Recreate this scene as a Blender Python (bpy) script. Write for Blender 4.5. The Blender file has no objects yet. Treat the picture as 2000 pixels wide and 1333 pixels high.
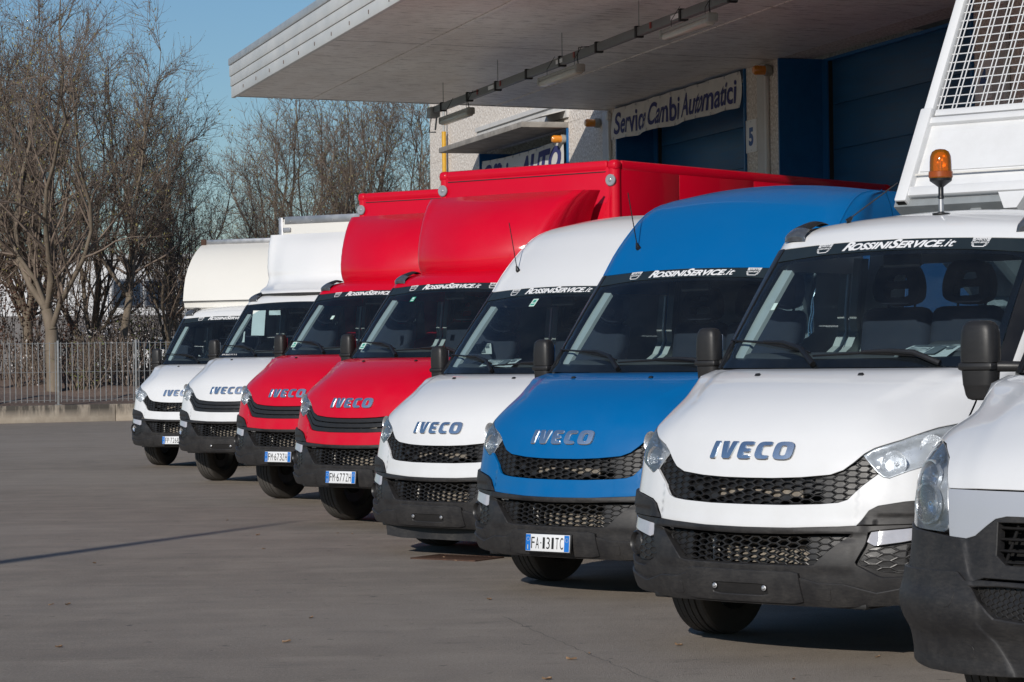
import bpy, bmesh, math, random
import numpy as np
from mathutils import Vector, Matrix
from mathutils.geometry import delaunay_2d_cdt

random.seed(7); RNG = np.random.default_rng(7)
scene = bpy.context.scene
COL = scene.collection
rad = math.radians

# ------------------------------------------------------------------ camera
F_PX, PITCH, ROLL, CAM_H = 4873.66, 0.0052346, -0.0128854, 1.58112
cd = bpy.data.cameras.new('camera'); cam = bpy.data.objects.new('camera', cd); COL.objects.link(cam)
cd.sensor_width = 36.0; cd.lens = F_PX / 2000 * 36.0; cd.clip_start = 0.1; cd.clip_end = 3000
_R = Vector((1, 0, 0)); _U = Vector((0, -math.sin(PITCH), math.cos(PITCH))); _F = Vector((0, math.cos(PITCH), math.sin(PITCH)))
_r = _R * math.cos(ROLL) + _U * math.sin(ROLL); _u = -_R * math.sin(ROLL) + _U * math.cos(ROLL)
cam.matrix_world = Matrix(((_r.x, _u.x, -_F.x, 0), (_r.y, _u.y, -_F.y, 0), (_r.z, _u.z, -_F.z, CAM_H), (0, 0, 0, 1)))
scene.camera = cam

# ------------------------------------------------------------------ light
SUN_AZ, SUN_EL = rad(23.8), rad(22.7)            # the way the light travels, from +Y towards +X
SUN_STRENGTH, SKY_STRENGTH, EXPOSURE = 3.5, 0.079, 0.03
w = bpy.data.worlds.new('World'); scene.world = w; w.use_nodes = True
nt = w.node_tree; bg = nt.nodes['Background']
sky = nt.nodes.new('ShaderNodeTexSky'); sky.sky_type = 'NISHITA'; sky.sun_disc = False
sky.sun_elevation = SUN_EL; sky.sun_rotation = SUN_AZ + math.pi
sky.altitude = 100; sky.air_density = 1.2; sky.dust_density = 0.15; sky.ozone_density = 6.5
nt.links.new(sky.outputs[0], bg.inputs[0]); bg.inputs[1].default_value = SKY_STRENGTH
sl = bpy.data.lights.new('sun', 'SUN'); sun = bpy.data.objects.new('sun', sl); COL.objects.link(sun)
sl.energy = SUN_STRENGTH; sl.angle = rad(0.53); sl.color = (1.0, 0.945, 0.87)
_d = Vector((math.sin(SUN_AZ) * math.cos(SUN_EL), math.cos(SUN_AZ) * math.cos(SUN_EL), -math.sin(SUN_EL)))
sun.rotation_euler = _d.to_track_quat('-Z', 'Y').to_euler(); sun.location = (-20, -40, 30)
vs_ = scene.view_settings
vs_.view_transform = 'Standard'; vs_.look = 'None'; vs_.gamma = 1.0; vs_.use_curve_mapping = False; vs_.exposure = EXPOSURE
scene.cycles.max_bounces = 10; scene.cycles.transparent_max_bounces = 16
scene.cycles.caustics_reflective = False; scene.cycles.caustics_refractive = False

# ------------------------------------------------------------------ materials
MATS = {}
def _new(name):
    m = bpy.data.materials.new(name); m.use_nodes = True
    n = m.node_tree; b = n.nodes['Principled BSDF']
    return m, n, b
def _noise(n, scale, detail=3, rough=.6, coord='Object', stretch=None, dist=0):
    tc = n.nodes.new('ShaderNodeTexCoord'); mp = n.nodes.new('ShaderNodeMapping')
    n.links.new(tc.outputs[coord], mp.inputs[0])
    if stretch: mp.inputs['Scale'].default_value = stretch
    t = n.nodes.new('ShaderNodeTexNoise'); t.inputs['Scale'].default_value = scale
    t.inputs['Detail'].default_value = detail; t.inputs['Roughness'].default_value = rough; t.inputs['Distortion'].default_value = dist
    n.links.new(mp.outputs[0], t.inputs['Vector']); return t.outputs['Fac']
def _ramp(n, src, stops):
    r = n.nodes.new('ShaderNodeValToRGB'); e = r.color_ramp.elements
    while len(e) > 1: e.remove(e[-1])
    e[0].position = stops[0][0]; e[0].color = (*stops[0][1], 1) if len(stops[0][1]) == 3 else stops[0][1]
    for p, c in stops[1:]:
        x = e.new(p); x.color = (*c, 1)
    n.links.new(src, r.inputs[0]); return r.outputs[0]
def _mix(n, fac, a, b, mode='MIX'):
    m = n.nodes.new('ShaderNodeMix'); m.data_type = 'RGBA'; m.blend_type = mode
    if isinstance(fac, (int, float)): m.inputs[0].default_value = fac
    else: n.links.new(fac, m.inputs[0])
    for k, v in ((6, a), (7, b)):
        if isinstance(v, tuple): m.inputs[k].default_value = (*v, 1)
        else: n.links.new(v, m.inputs[k])
    return m.outputs[2]
def _map(n, src, a, b, c, d):
    m = n.nodes.new('ShaderNodeMapRange'); n.links.new(src, m.inputs[0])
    for k, v in zip((1, 2, 3, 4), (a, b, c, d)): m.inputs[k].default_value = v
    return m.outputs[0]
def _bump(n, b, src, strength, dist):
    u = n.nodes.new('ShaderNodeBump'); u.inputs['Strength'].default_value = strength; u.inputs['Distance'].default_value = dist
    n.links.new(src, u.inputs['Height']); n.links.new(u.outputs[0], b.inputs['Normal'])
def _z(n):
    tc = n.nodes.new('ShaderNodeTexCoord'); s = n.nodes.new('ShaderNodeSeparateXYZ'); n.links.new(tc.outputs['Object'], s.inputs[0]); return s.outputs[2]

def simple(name, col, rough=.5, metal=0.0, var=.12, scale=6.0, bump=0.0, bscale=200, bdist=.002, spec=.5, coat=0.0, stretch=None, rvar=.08):
    """a plain procedural surface: colour and gloss both wander a little"""
    m, n, b = _new(name)
    f = _noise(n, scale, 5, .65, stretch=stretch)
    lo = tuple(c * (1 - var) for c in col); hi = tuple(min(1, c * (1 + var)) for c in col)
    n.links.new(_ramp(n, f, [(.3, lo), (.7, hi)]), b.inputs['Base Color'])
    n.links.new(_map(n, f, .3, .7, max(0, rough - rvar), min(1, rough + rvar)), b.inputs['Roughness'])
    b.inputs['Metallic'].default_value = metal; b.inputs['Specular IOR Level'].default_value = spec
    if coat: b.inputs['Coat Weight'].default_value = coat; b.inputs['Coat Roughness'].default_value = .04
    if bump: _bump(n, b, _noise(n, bscale, 3, .6), bump, bdist)
    MATS[name] = m; return m

def paint(name, col, dirt=(.30, .27, .23), amount=.10, coat=.8, spec=.25):
    """clear-coated body paint with road film near the ground and faint blotches"""
    m, n, b = _new(name)
    f = _noise(n, 3.0, 6, .7); g = _noise(n, 45, 4, .7)
    film = n.nodes.new('ShaderNodeMath'); film.operation = 'MULTIPLY'
    n.links.new(_map(n, _z(n), 1.3, .4, .15, 1.0), film.inputs[0]); n.links.new(_map(n, f, .4, .75, 0, amount * 1.6), film.inputs[1])
    sp = n.nodes.new('ShaderNodeMath'); sp.operation = 'ADD'; n.links.new(film.outputs[0], sp.inputs[0]); n.links.new(_map(n, g, .62, .8, 0, amount * .5), sp.inputs[1])
    n.links.new(_mix(n, sp.outputs[0], col, dirt), b.inputs['Base Color'])
    n.links.new(_map(n, f, .3, .7, .36, .48), b.inputs['Roughness']); b.inputs['Specular IOR Level'].default_value = spec
    b.inputs['Coat Weight'].default_value = coat
    n.links.new(_map(n, g, .3, .8, .03, .09), b.inputs['Coat Roughness'])
    _bump(n, b, _noise(n, 1.2, 2, .5), .02, .02)
    MATS[name] = m; return m

def plastic(name, col, rough, dust=.5):
    """grained black plastic with road dust and faded patches"""
    m, n, b = _new(name)
    f = _noise(n, 4, 6, .7); g = _noise(n, 30, 5, .75, stretch=(1, 1, 3))
    mul = n.nodes.new('ShaderNodeMath'); mul.operation = 'MULTIPLY'
    n.links.new(_map(n, f, .35, .7, .1, dust), mul.inputs[0]); n.links.new(_map(n, g, .35, .7, .3, 1), mul.inputs[1])
    n.links.new(_mix(n, mul.outputs[0], col, (.105, .097, .088)), b.inputs['Base Color'])
    n.links.new(_map(n, f, .3, .7, rough - .08, rough + .12), b.inputs['Roughness'])
    b.inputs['Specular IOR Level'].default_value = .4
    _bump(n, b, _noise(n, 420, 2, .5), .25, .001)
    MATS[name] = m; return m

def clear(name, tint, gloss_rough=.02, dirt=0.03):
    """a thin clear pane: tinted see-through plus mirror reflection by angle, with a little dust"""
    m = bpy.data.materials.new(name); m.use_nodes = True; n = m.node_tree; n.nodes.remove(n.nodes['Principled BSDF'])
    out = n.nodes['Material Output']
    tr = n.nodes.new('ShaderNodeBsdfTransparent'); tr.inputs[0].default_value = (*tint, 1)
    gl = n.nodes.new('ShaderNodeBsdfGlossy'); gl.inputs['Roughness'].default_value = gloss_rough; gl.inputs[0].default_value = (1, 1, 1, 1)
    fr = n.nodes.new('ShaderNodeFresnel'); fr.inputs[0].default_value = 1.5
    mx = n.nodes.new('ShaderNodeMixShader'); n.links.new(fr.outputs[0], mx.inputs[0]); n.links.new(tr.outputs[0], mx.inputs[1]); n.links.new(gl.outputs[0], mx.inputs[2])
    df = n.nodes.new('ShaderNodeBsdfDiffuse'); df.inputs[0].default_value = (.42, .45, .46, 1)
    mx2 = n.nodes.new('ShaderNodeMixShader'); n.links.new(_map(n, _noise(n, 5, 6, .7), .3, .75, dirt * .4, dirt * 1.4), mx2.inputs[0])
    n.links.new(mx.outputs[0], mx2.inputs[1]); n.links.new(df.outputs[0], mx2.inputs[2]); n.links.new(mx2.outputs[0], out.inputs[0])
    MATS[name] = m; return m

def tinted(name, col):
    """coloured clear plastic that also glows a little with the sun inside it"""
    m = bpy.data.materials.new(name); m.use_nodes = True; n = m.node_tree; n.nodes.remove(n.nodes['Principled BSDF']); out = n.nodes['Material Output']
    tr = n.nodes.new('ShaderNodeBsdfTransparent'); tr.inputs[0].default_value = (*col, 1); tl = n.nodes.new('ShaderNodeBsdfTranslucent'); tl.inputs[0].default_value = (*col, 1); df = n.nodes.new('ShaderNodeBsdfDiffuse'); df.inputs[0].default_value = (*col, 1)
    gl = n.nodes.new('ShaderNodeBsdfGlossy'); gl.inputs['Roughness'].default_value = .04; fr = n.nodes.new('ShaderNodeFresnel'); fr.inputs[0].default_value = 1.5
    def mx(f, a, b):
        x = n.nodes.new('ShaderNodeMixShader')
        if isinstance(f, float): x.inputs[0].default_value = f
        else: n.links.new(f, x.inputs[0])
        n.links.new(a, x.inputs[1]); n.links.new(b, x.inputs[2]); return x.outputs[0]
    n.links.new(mx(fr.outputs[0], mx(.5, tr.outputs[0], mx(.4, tl.outputs[0], df.outputs[0])), gl.outputs[0]), out.inputs[0]); MATS[name] = m; return m

WHITE = paint('white paint', (.74, .745, .75)); CREAM = paint('warm white panel', (.74, .72, .67), amount=.16)
RED = paint('red paint', (.60, .0010, .020), amount=.05, coat=.55, spec=.1); BLUE = paint('blue paint', (.0003, .122, .350), amount=.035, coat=.5, spec=.1)
SILVER = paint('silver grey paint', (.40, .42, .46))
M_PLASTIC = plastic('bumper plastic', (.013, .013, .015), .50, .55); M_GRILLE = plastic('grille plastic', (.013, .013, .014), .34, .2)
M_TRIM = simple('black trim', (.012, .012, .013), .38); M_MIRROR = plastic('mirror plastic', (.016, .016, .017), .42, .10)
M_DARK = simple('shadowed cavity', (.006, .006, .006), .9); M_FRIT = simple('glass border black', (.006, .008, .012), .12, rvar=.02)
M_TYRE = plastic('tyre rubber', (.055, .050, .046), .85, .95); M_RIM = simple('steel rim', (.16, .16, .165), .45, .6)
M_CHROME = simple('chrome', (.95, .955, .96), .27, 1.0, var=.03, rvar=.03); M_ALU = simple('aluminium', (.45, .45, .46), .42, .8, var=.15)
M_REFL = simple('headlight reflector', (.92, .93, .95), .26, .85, var=.05, bump=.4, bscale=34, bdist=.012)
M_HLHOUSE = simple('headlight housing', (.64, .67, .71), .28, .30, var=.15, bump=.12, bscale=22, bdist=.01)
M_MARK = simple('marker lens', (.07, .075, .085), .12, coat=1.0, var=.3, scale=20)
M_GLASS = clear('windscreen glass', (.72, .83, .87), dirt=.016); M_SIDE = clear('side glass', (.70, .78, .80), dirt=.01)
M_LENS = clear('headlamp lens', (.94, .96, .98), .03, .15); M_AMBER = tinted('amber lens', (1.0, .33, .006))  # headlamp lens haze is raised as a pale veil to brighten the lamps
M_DRL = simple('white lamp lens', (.42, .42, .45), .12, coat=1.0, var=.12)
M_STRIP = simple('sun strip film', (.018, .026, .030), .34); M_LETTER = simple('white lettering', (.80, .80, .80), .5, var=.03)
M_DASH = simple('dashboard plastic', (.055, .058, .060), .6); M_SEAT = simple('seat fabric', (.020, .025, .038), .9, bump=.4, bscale=300)
M_PILLAR = simple('pillar lining', (.52, .55, .52), .7, var=.06); M_LINER = simple('cab lining', (.24, .26, .27), .8)
M_CHASSIS = simple('chassis black', (.012, .012, .012), .7); M_FINS = simple('radiator fins', (.30, .26, .21), .55, .35, var=.3, scale=40)
M_PLATE = simple('plate white', (.74, .75, .76), .35, var=.04); M_PLATEB = simple('plate blue', (.01, .16, .55), .4, var=.05); M_BLACK = simple('black print', (.015, .015, .015), .5)
M_PAPER = simple('paper', (.72, .76, .72), .8, var=.05); M_PRINT = simple('grey print', (.16, .19, .20), .8); M_GREEN = simple('green sticker', (.05, .34, .24), .5); M_PALE = simple('pale sticker', (.55, .72, .66), .5)
M_BRACKET = simple('pale bracket', (.6, .58, .54), .5, var=.2)
M_SEAM = simple('rubber seam', (.02, .02, .02), .7)
# ------------------------------------------------------------------ mesh helpers
def in_poly(P, poly):
    P = np.asarray(P, float); poly = np.asarray(poly, float); x, y = P[:, 0], P[:, 1]; inside = np.zeros(len(P), bool)
    x0, y0 = poly[:, 0], poly[:, 1]; x1, y1 = np.roll(x0, -1), np.roll(y0, -1)
    for a, b, c, d in zip(x0, y0, x1, y1):
        k = (b > y) != (d > y)
        if k.any(): inside[k] ^= x[k] < (c - a) * (y[k] - b) / (d - b) + a
    return inside
def near_poly(P, poly):
    """nearest point on a closed polygon's outline for each P, and how far"""
    P = np.asarray(P, float); A = np.asarray(poly, float); B = np.roll(A, -1, 0); best = np.full(len(P), 1e9); Q = P.copy()
    for a, b in zip(A, B):
        d = b - a; L = d @ d
        if L < 1e-14: continue
        t = np.clip(((P - a) @ d) / L, 0, 1); C = a + t[:, None] * d; e = np.hypot(*(P - C).T); k = e < best
        best[k] = e[k]; Q[k] = C[k]
    return Q, best
def refine(poly, res):
    out = []; n = len(poly)
    for i in range(n):
        a = np.array(poly[i], float); b = np.array(poly[(i + 1) % n], float); k = max(1, int(math.ceil(np.hypot(*(b - a)) / res)))
        out += [tuple(a + (b - a) * j / k) for j in range(k)]
    return out
def soften(poly, it=1, q=.25):
    for _ in range(it):
        o = []; n = len(poly)
        for i in range(n):
            a = np.array(poly[i], float); b = np.array(poly[(i + 1) % n], float); o += [tuple(a * (1 - q) + b * q), tuple(a * q + b * (1 - q))]
        poly = o
    return poly
def mirror(half, top):
    """closed outline from the right halves of a lower and an upper border, both running from the centre outwards"""
    lo = [(-s, v) for s, v in half[::-1] if s > 1e-9] + list(half)
    up = list(top)[::-1] + [(-s, v) for s, v in top if s > 1e-9]
    return lo + up
def flipx(poly): return [(-s, v) for s, v in poly][::-1]
def triangulate(outline, holes=(), res=.03, lines=()):
    rings = [refine(outline, res)] + [refine(h, res) for h in holes]
    pts, edges = [], []
    for r in rings:
        o = len(pts); pts += r; edges += [(o + i, o + (i + 1) % len(r)) for i in range(len(r))]
    open_ = []
    for l in lines:
        r = refine(l, res)[:-max(1, int(math.ceil(np.hypot(*(np.array(l[0]) - np.array(l[-1]))) / res)))] + [tuple(l[-1])]
        P = np.array(r); k = in_poly(P, outline) & (near_poly(P, outline)[1] > res * .3)
        for h in holes: k &= ~in_poly(P, h) & (near_poly(P, h)[1] > res * .3)
        o = len(pts); idx = {}; 
        for i in range(len(r)):
            if k[i]: idx[i] = len(pts); pts.append(r[i])
        edges += [(idx[i], idx[i + 1]) for i in range(len(r) - 1) if i in idx and i + 1 in idx]; open_.append(P)
    A = np.array(outline); lo, hi = A.min(0), A.max(0)
    xs = np.arange(lo[0], hi[0], res); ys = np.arange(lo[1], hi[1], res * .87)
    G = np.array([(x + (res * .5 if j % 2 else 0), y) for j, y in enumerate(ys) for x in xs]) if len(xs) and len(ys) else np.zeros((0, 2))
    if len(G):
        k = in_poly(G, outline)
        for h in holes: k &= ~in_poly(G, h)
        G = G[k]
        for r in rings:
            if len(G): G = G[near_poly(G, r)[1] > res * .5]
        for P in open_:
            if len(G) and len(P): G = G[np.min(np.hypot(G[:, None, 0] - P[None, :, 0], G[:, None, 1] - P[None, :, 1]), 1) > res * .55]
    allp = [Vector((float(a), float(b))) for a, b in pts] + [Vector((float(a), float(b))) for a, b in G]
    rv, re, rf = delaunay_2d_cdt(allp, edges, [], 0, 1e-7)[:3]
    V = np.array([(p.x, p.y) for p in rv]); T = np.array([f for f in rf if len(f) == 3])
    C = V[T].mean(1); k = in_poly(C, outline)
    for h in holes: k &= ~in_poly(C, h)
    T = T[k]; a, b, c = V[T[:, 0]], V[T[:, 1]], V[T[:, 2]]
    ar = (b[:, 0] - a[:, 0]) * (c[:, 1] - a[:, 1]) - (b[:, 1] - a[:, 1]) * (c[:, 0] - a[:, 0])
    T[ar < 0] = T[ar < 0][:, ::-1]; T = T[np.abs(ar) > 1e-10]
    cnt = {}
    for t in T:
        for e in ((t[0], t[1]), (t[1], t[2]), (t[2], t[0])): cnt[e] = 1
    B = [e for e in cnt if (e[1], e[0]) not in cnt]
    return V, T, B

class MB:
    """collects pieces of geometry and links them as one mesh"""
    def __init__(s): s.v = []; s.f = []; s.m = []; s.sm = []; s.n = []; s.k = 0; s.custom = False
    def add(s, verts, faces, mat=0, smooth=False, normals=None):
        verts = np.asarray(verts, float); s.v.append(verts); o = s.k
        s.f += [tuple(int(i) + o for i in f) for f in faces]; s.m += [mat] * len(faces); s.sm += [smooth] * len(faces); s.k += len(verts)
        if normals is None: s.n.append(np.zeros_like(verts))
        else: s.n.append(np.asarray(normals, float)); s.custom = True
        return s
    def box(s, c, size, mat=0, bev=0.0, rot=None, seg=2):
        bm = bmesh.new(); bmesh.ops.create_cube(bm, size=1.0)
        for v in bm.verts: v.co = Vector((v.co.x * size[0], v.co.y * size[1], v.co.z * size[2]))
        if bev: bmesh.ops.bevel(bm, geom=bm.edges[:] , offset=bev, segments=seg, affect='EDGES', profile=.5)
        bm.verts.index_update(); V = np.array([v.co[:] for v in bm.verts]); Fc = [[v.index for v in f.verts] for f in bm.faces]; bm.free()
        if rot is not None: V = V @ np.array(rot.to_3x3()).T
        return s.add(V + np.array(c), Fc, mat, bool(bev))
    def tube(s, pts, r, n=8, mat=0, caps=True, flat=1.0, up=(0, 0, 1)):
        pts = np.asarray(pts, float); m = len(pts); r = np.broadcast_to(np.asarray(r, float), (m,))
        d = np.gradient(pts, axis=0); d /= np.linalg.norm(d, axis=1)[:, None] + 1e-12
        u = np.array(up, float); V = []
        for i in range(m):
            x = np.cross(d[i], u)
            if np.linalg.norm(x) < 1e-3: x = np.cross(d[i], (1, 0, 0))
            x /= np.linalg.norm(x); y = np.cross(x, d[i])
            for k in range(n):
                a = 2 * math.pi * k / n; V.append(pts[i] + r[i] * (x * math.cos(a) + y * math.sin(a) * flat))
        Fc = [(i * n + k, i * n + (k + 1) % n, (i + 1) * n + (k + 1) % n, (i + 1) * n + k) for i in range(m - 1) for k in range(n)]
        Fc = [f[::-1] for f in Fc]
        if caps: Fc += [tuple(range(n)), tuple(range((m - 1) * n, m * n))[::-1]]
        return s.add(V, Fc, mat, True)
    def lathe(s, prof, n=32, mat=0, M=None, closed=False):
        V = [(r * math.cos(2 * math.pi * k / n), r * math.sin(2 * math.pi * k / n), h) for r, h in prof for k in range(n)]; m = len(prof)
        Fc = [(i * n + k, i * n + (k + 1) % n, (i + 1) * n + (k + 1) % n, (i + 1) * n + k) for i in range(m - 1) for k in range(n)]
        V = np.array(V)
        if M is not None: V = V @ np.array(M.to_3x3()).T + np.array(M.translation)
        return s.add(V, Fc, mat, True)
    def prism(s, poly, o, ax, ay, depth, mat=0, holes=(), mat_side=None):
        """flat outline in the plane o + x*ax + y*ay, thickened along -(ax x ay)"""
        V, T, B = triangulate(poly, holes, 10.0); o, ax, ay = (np.asarray(q, float) for q in (o, ax, ay)); nz = np.cross(ax, ay); n = len(V)
        P = o + V[:, :1] * ax + V[:, 1:] * ay; Q = P - nz * depth
        s.add(np.vstack([P, Q]), [tuple(t) for t in T] + [tuple(t[::-1] + n) for t in T], mat)
        s.add(np.vstack([P, Q]), [(b, a, a + n, b + n) for a, b in B], mat if mat_side is None else mat_side)
        return s
    def mesh(s, name, mats, angle=38):
        me = bpy.data.meshes.new(name); V = np.vstack(s.v)
        me.from_pydata(V.tolist(), [], s.f)
        me.polygons.foreach_set('material_index', s.m); me.polygons.foreach_set('use_smooth', s.sm)
        for m in mats: me.materials.append(m)
        me.update()
        if any(s.sm): me.set_sharp_from_angle(angle=rad(angle))
        if s.custom: me.normals_split_custom_set_from_vertices(np.vstack(s.n).tolist())
        return me

def link(name, me, parent=None, loc=None, **props):
    o = bpy.data.objects.new(name, me); COL.objects.link(o)
    if parent is not None: o.parent = parent
    if loc is not None: o.location = loc
    for k, v in props.items(): o[k] = v
    return o
def thing(name, label, cat, loc=(0, 0, 0), rz=0.0, group=None):
    o = bpy.data.objects.new(name, None); COL.objects.link(o); o.empty_display_size = .3
    o.location = loc; o.rotation_euler = (0, 0, rz); o['label'] = label; o['category'] = cat
    if group: o['group'] = group
    return o
def tag(o, label, cat, group=None):
    o['label'] = label; o['category'] = cat
    if group: o['group'] = group
    return o

# ------------------------------------------------------------------ lettering
_glyph = {}
def text_shape(body, bold=0.0, shear=0.0, space=1.0):
    """filled flat lettering of height about 1 (capital height normalised to 1), origin at its left foot"""
    key = (body, bold, shear, space)
    if key not in _glyph:
        c = bpy.data.curves.new('lettering', 'FONT'); c.body = body; c.size = 1.0; c.offset = bold; c.shear = shear; c.space_character = space; c.fill_mode = 'FRONT'; c.resolution_u = 4
        o = bpy.data.objects.new('lettering', c); me = o.to_mesh()
        V = np.array([v.co[:2] for v in me.vertices]); Fc = [tuple(p.vertices) for p in me.polygons]; o.to_mesh_clear()
        bpy.data.objects.remove(o); bpy.data.curves.remove(c)
        V = V / .73; V[:, 0] -= V[:, 0].min(); V[:, 1] -= 0
        _glyph[key] = (V, Fc)
    V, Fc = _glyph[key]; return V.copy(), Fc
def run_text(parts, gap=.0):
    """several runs of lettering (body, height, bold, shear, x-scale) one behind the other on one base line"""
    Vs, Fs, x, k = [], [], 0.0, 0
    for body, h, bold, shear, xs, *g_ in parts:
        V, Fc = text_shape(body, bold, shear); V[:, 0] *= h * xs; V[:, 1] *= h; wd = V[:, 0].max() + (g_[0] if g_ else gap); V[:, 0] += x; x += wd
        Vs.append(V); Fs += [tuple(i + k for i in f) for f in Fc]; k += len(V)
    return np.vstack(Vs), Fs
# ------------------------------------------------------------------ the vehicle's outer skin: s runs round the nose (0 = middle, + = camera right), v runs upwards
CS = np.array([0, .30, .55, .75, .87, .95, 1.10, 1.60, 2.60])
XB = [0, .30, .55, .75, .875, .955, 1.0, 1.005, 1.005]
DB = [0, .028, .095, .18, .272, .385, .58, 1.10, 2.10]
DH = [0, .022, .085, .20, .33, .47, .68, 1.1, 2.1]
DT = [0, .02, .075, .15, .205, .29, .46, .95, 1.95]
YB = 2.75                                                  # back of the cab
def srow(v, z, y0, w=1.0, db=DB, crown=0): return (v, z, y0, [a * w for a in XB], list(db), [-crown * a * a for a in XB])
def avg(A, B): return [.5 * (a + b) for a, b in zip(A, B)]
def herm(x, y, xq):
    h = np.diff(x); d = np.diff(y, axis=0) / h[:, None]; m = np.zeros_like(y)
    m[1:-1] = (d[:-1] * h[1:, None] + d[1:] * h[:-1, None]) / (h[1:] + h[:-1])[:, None]; m[0] = d[0]; m[-1] = d[-1]
    i = np.clip(np.searchsorted(x, xq) - 1, 0, len(x) - 2); h = x[i + 1] - x[i]; t = np.clip((xq - x[i]) / h, 0, 1)[:, None]; h = h[:, None]
    return (2 * t**3 - 3 * t**2 + 1) * y[i] + (t**3 - 2 * t**2 + t) * h * m[i] + (-2 * t**3 + 3 * t**2) * y[i + 1] + (t**3 - t**2) * h * m[i + 1]
class Skin:
    def __init__(s, rows, fixback=True):
        G = np.zeros((len(rows), 9, 3)); s.v = np.array([r[0] for r in rows], float)
        for k, (v, z, y0, x, db, dz) in enumerate(rows):
            if fixback:
                y6 = y0 + db[6]; db[7] = (max(1.55, .5 * (y6 + YB)) if y6 > 1.42 else 1.55) - y0; db[8] = YB - y0
            G[k, :, 0] = x; G[k, :, 1] = y0 + np.array(db); G[k, :, 2] = z + np.array(dz)
        neg = G[:, :0:-1].copy(); neg[:, :, 0] *= -1
        s.G = np.concatenate([neg, G], 1); s.cs = np.concatenate([-CS[:0:-1], CS])
    def __call__(s, S, V):
        S = np.asarray(S, float).ravel(); V = np.asarray(V, float).ravel(); n = len(S); m = len(s.cs)
        row = herm(s.v, s.G.reshape(len(s.v), -1), V).reshape(n, m, 3); x = s.cs; h = np.diff(x); d = np.diff(row, axis=1) / h[None, :, None]; ms = np.zeros_like(row)
        ms[:, 1:-1] = (d[:, :-1] * h[None, 1:, None] + d[:, 1:] * h[None, :-1, None]) / (h[1:] + h[:-1])[None, :, None]; ms[:, 0] = d[:, 0]; ms[:, -1] = d[:, -1]
        i = np.clip(np.searchsorted(x, S) - 1, 0, m - 2); t = np.clip((S - x[i]) / h[i], 0, 1)[:, None]; hh = h[i][:, None]; k = np.arange(n)
        return (2 * t**3 - 3 * t**2 + 1) * row[k, i] + (t**3 - 2 * t**2 + t) * hh * ms[k, i] + (-2 * t**3 + 3 * t**2) * row[k, i + 1] + (t**3 - t**2) * hh * ms[k, i + 1]
    def pn(s, S, V, off=0.0, disp=None, e=.004):
        S = np.asarray(S, float).ravel(); V = np.asarray(V, float).ravel()
        lo, hi = s.v[0], s.v[-1]
        def raw(a, b):
            b0 = np.clip(b, lo, hi); p = s(a, b0); du = s(a + e, b0) - s(a - e, b0)
            bu, bd = np.clip(b0 + e, lo, hi), np.clip(b0 - e, lo, hi); dv = s(a, bu) - s(a, bd); n = np.cross(du, dv); n /= np.linalg.norm(n, axis=1)[:, None] + 1e-12
            return p, n
        p, n = raw(S, V)
        if disp is None: return p + n * off, n
        q = lambda a, b: (lambda pp: pp[0] + pp[1] * (off + disp(a, b))[:, None])(raw(a, b))
        bu, bd = np.clip(V + e, lo, hi), np.clip(V - e, lo, hi)
        n2 = np.cross(q(S + e, V) - q(S - e, V), q(S, bu) - q(S, bd)); n2 /= np.linalg.norm(n2, axis=1)[:, None] + 1e-12
        return q(S, V), n2
ROWS = [srow(.24, .24, .10, .97), srow(.30, .30, .045, .985), srow(.38, .38, .012), srow(.47, .47, .0, 1.006), srow(.56, .56, .005, 1.01), srow(.64, .64, .025, 1.012), srow(.72, .72, .045, 1.01), srow(.80, .80, .055, 1.005),
        srow(.90, .90, .075), srow(1.0, 1.0, .095, .995), srow(1.08, 1.08, .125, .99), srow(1.16, 1.16, .175, .985, avg(DB, DH)), srow(1.24, 1.24, .265, .975, DH), srow(1.32, 1.32, .395, .965, DH),
        srow(1.39, 1.39, .55, .962, avg(DT, DH)), srow(1.44, 1.44, .71, .965, DT), srow(1.47, 1.47, .87, .965, DT)]
def rows_mid():
    o = []
    for z in (1.47, 1.62, 1.80, 1.98, 2.18):
        k = (z - 1.47) / .71; db = [a * (1 - .55 * k) for a in DT]; db[5] = DT[5] * (1 - k) + .17 * k; db[6] = DT[6] * (1 - k) + .29 * k
        o.append(srow(z, z, .87 + .73 * (k * .94 + .06 * k * k), .97 * (1 - k) + .955 * k, db, .035 * k))
    return o
def rows_lowroof():
    o = []
    for v, z, y0, w_, cr, e5, e6 in [(2.18, 2.18, 1.60, .955, .035, .17, .29), (2.26, 2.25, 1.67, .95, .04, .17, .29), (2.36, 2.31, 1.82, .93, .055, .16, .26), (2.50, 2.345, 2.05, .91, .07, .14, .2), (2.7, 2.365, 2.30, .90, .08, .1, .15), (2.9, 2.365, 2.56, .90, .085, .05, .08)]:
        k = min(1, (v - 2.18) / .5); db = [a * .45 * (1 - .8 * k) for a in DT]; db[5] = e5; db[6] = e6; o.append(srow(v, z, y0, w_, db, cr))
    return o
def rows_highroof():
    o = []
    for v, z, y0, w_, cr in [(2.18, 2.18, 1.60, .955, .035), (2.34, 2.34, 1.755, .945, .03), (2.5, 2.50, 1.935, .925, .03), (2.66, 2.65, 2.13, .895, .035), (2.78, 2.73, 2.29, .87, .05), (2.95, 2.79, 2.53, .86, .07)]:
        k = (v - 2.18) / .77; db = [a * .45 for a in DT]; db[5] = .17; db[6] = .29; o.append(srow(v, z, y0, w_, [a * (1 - .6 * k) for a in db], cr))
    return o
LOW, MID, LROOF, HROOF = Skin(ROWS), Skin(rows_mid()), Skin(rows_lowroof()), Skin(rows_highroof())

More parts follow.
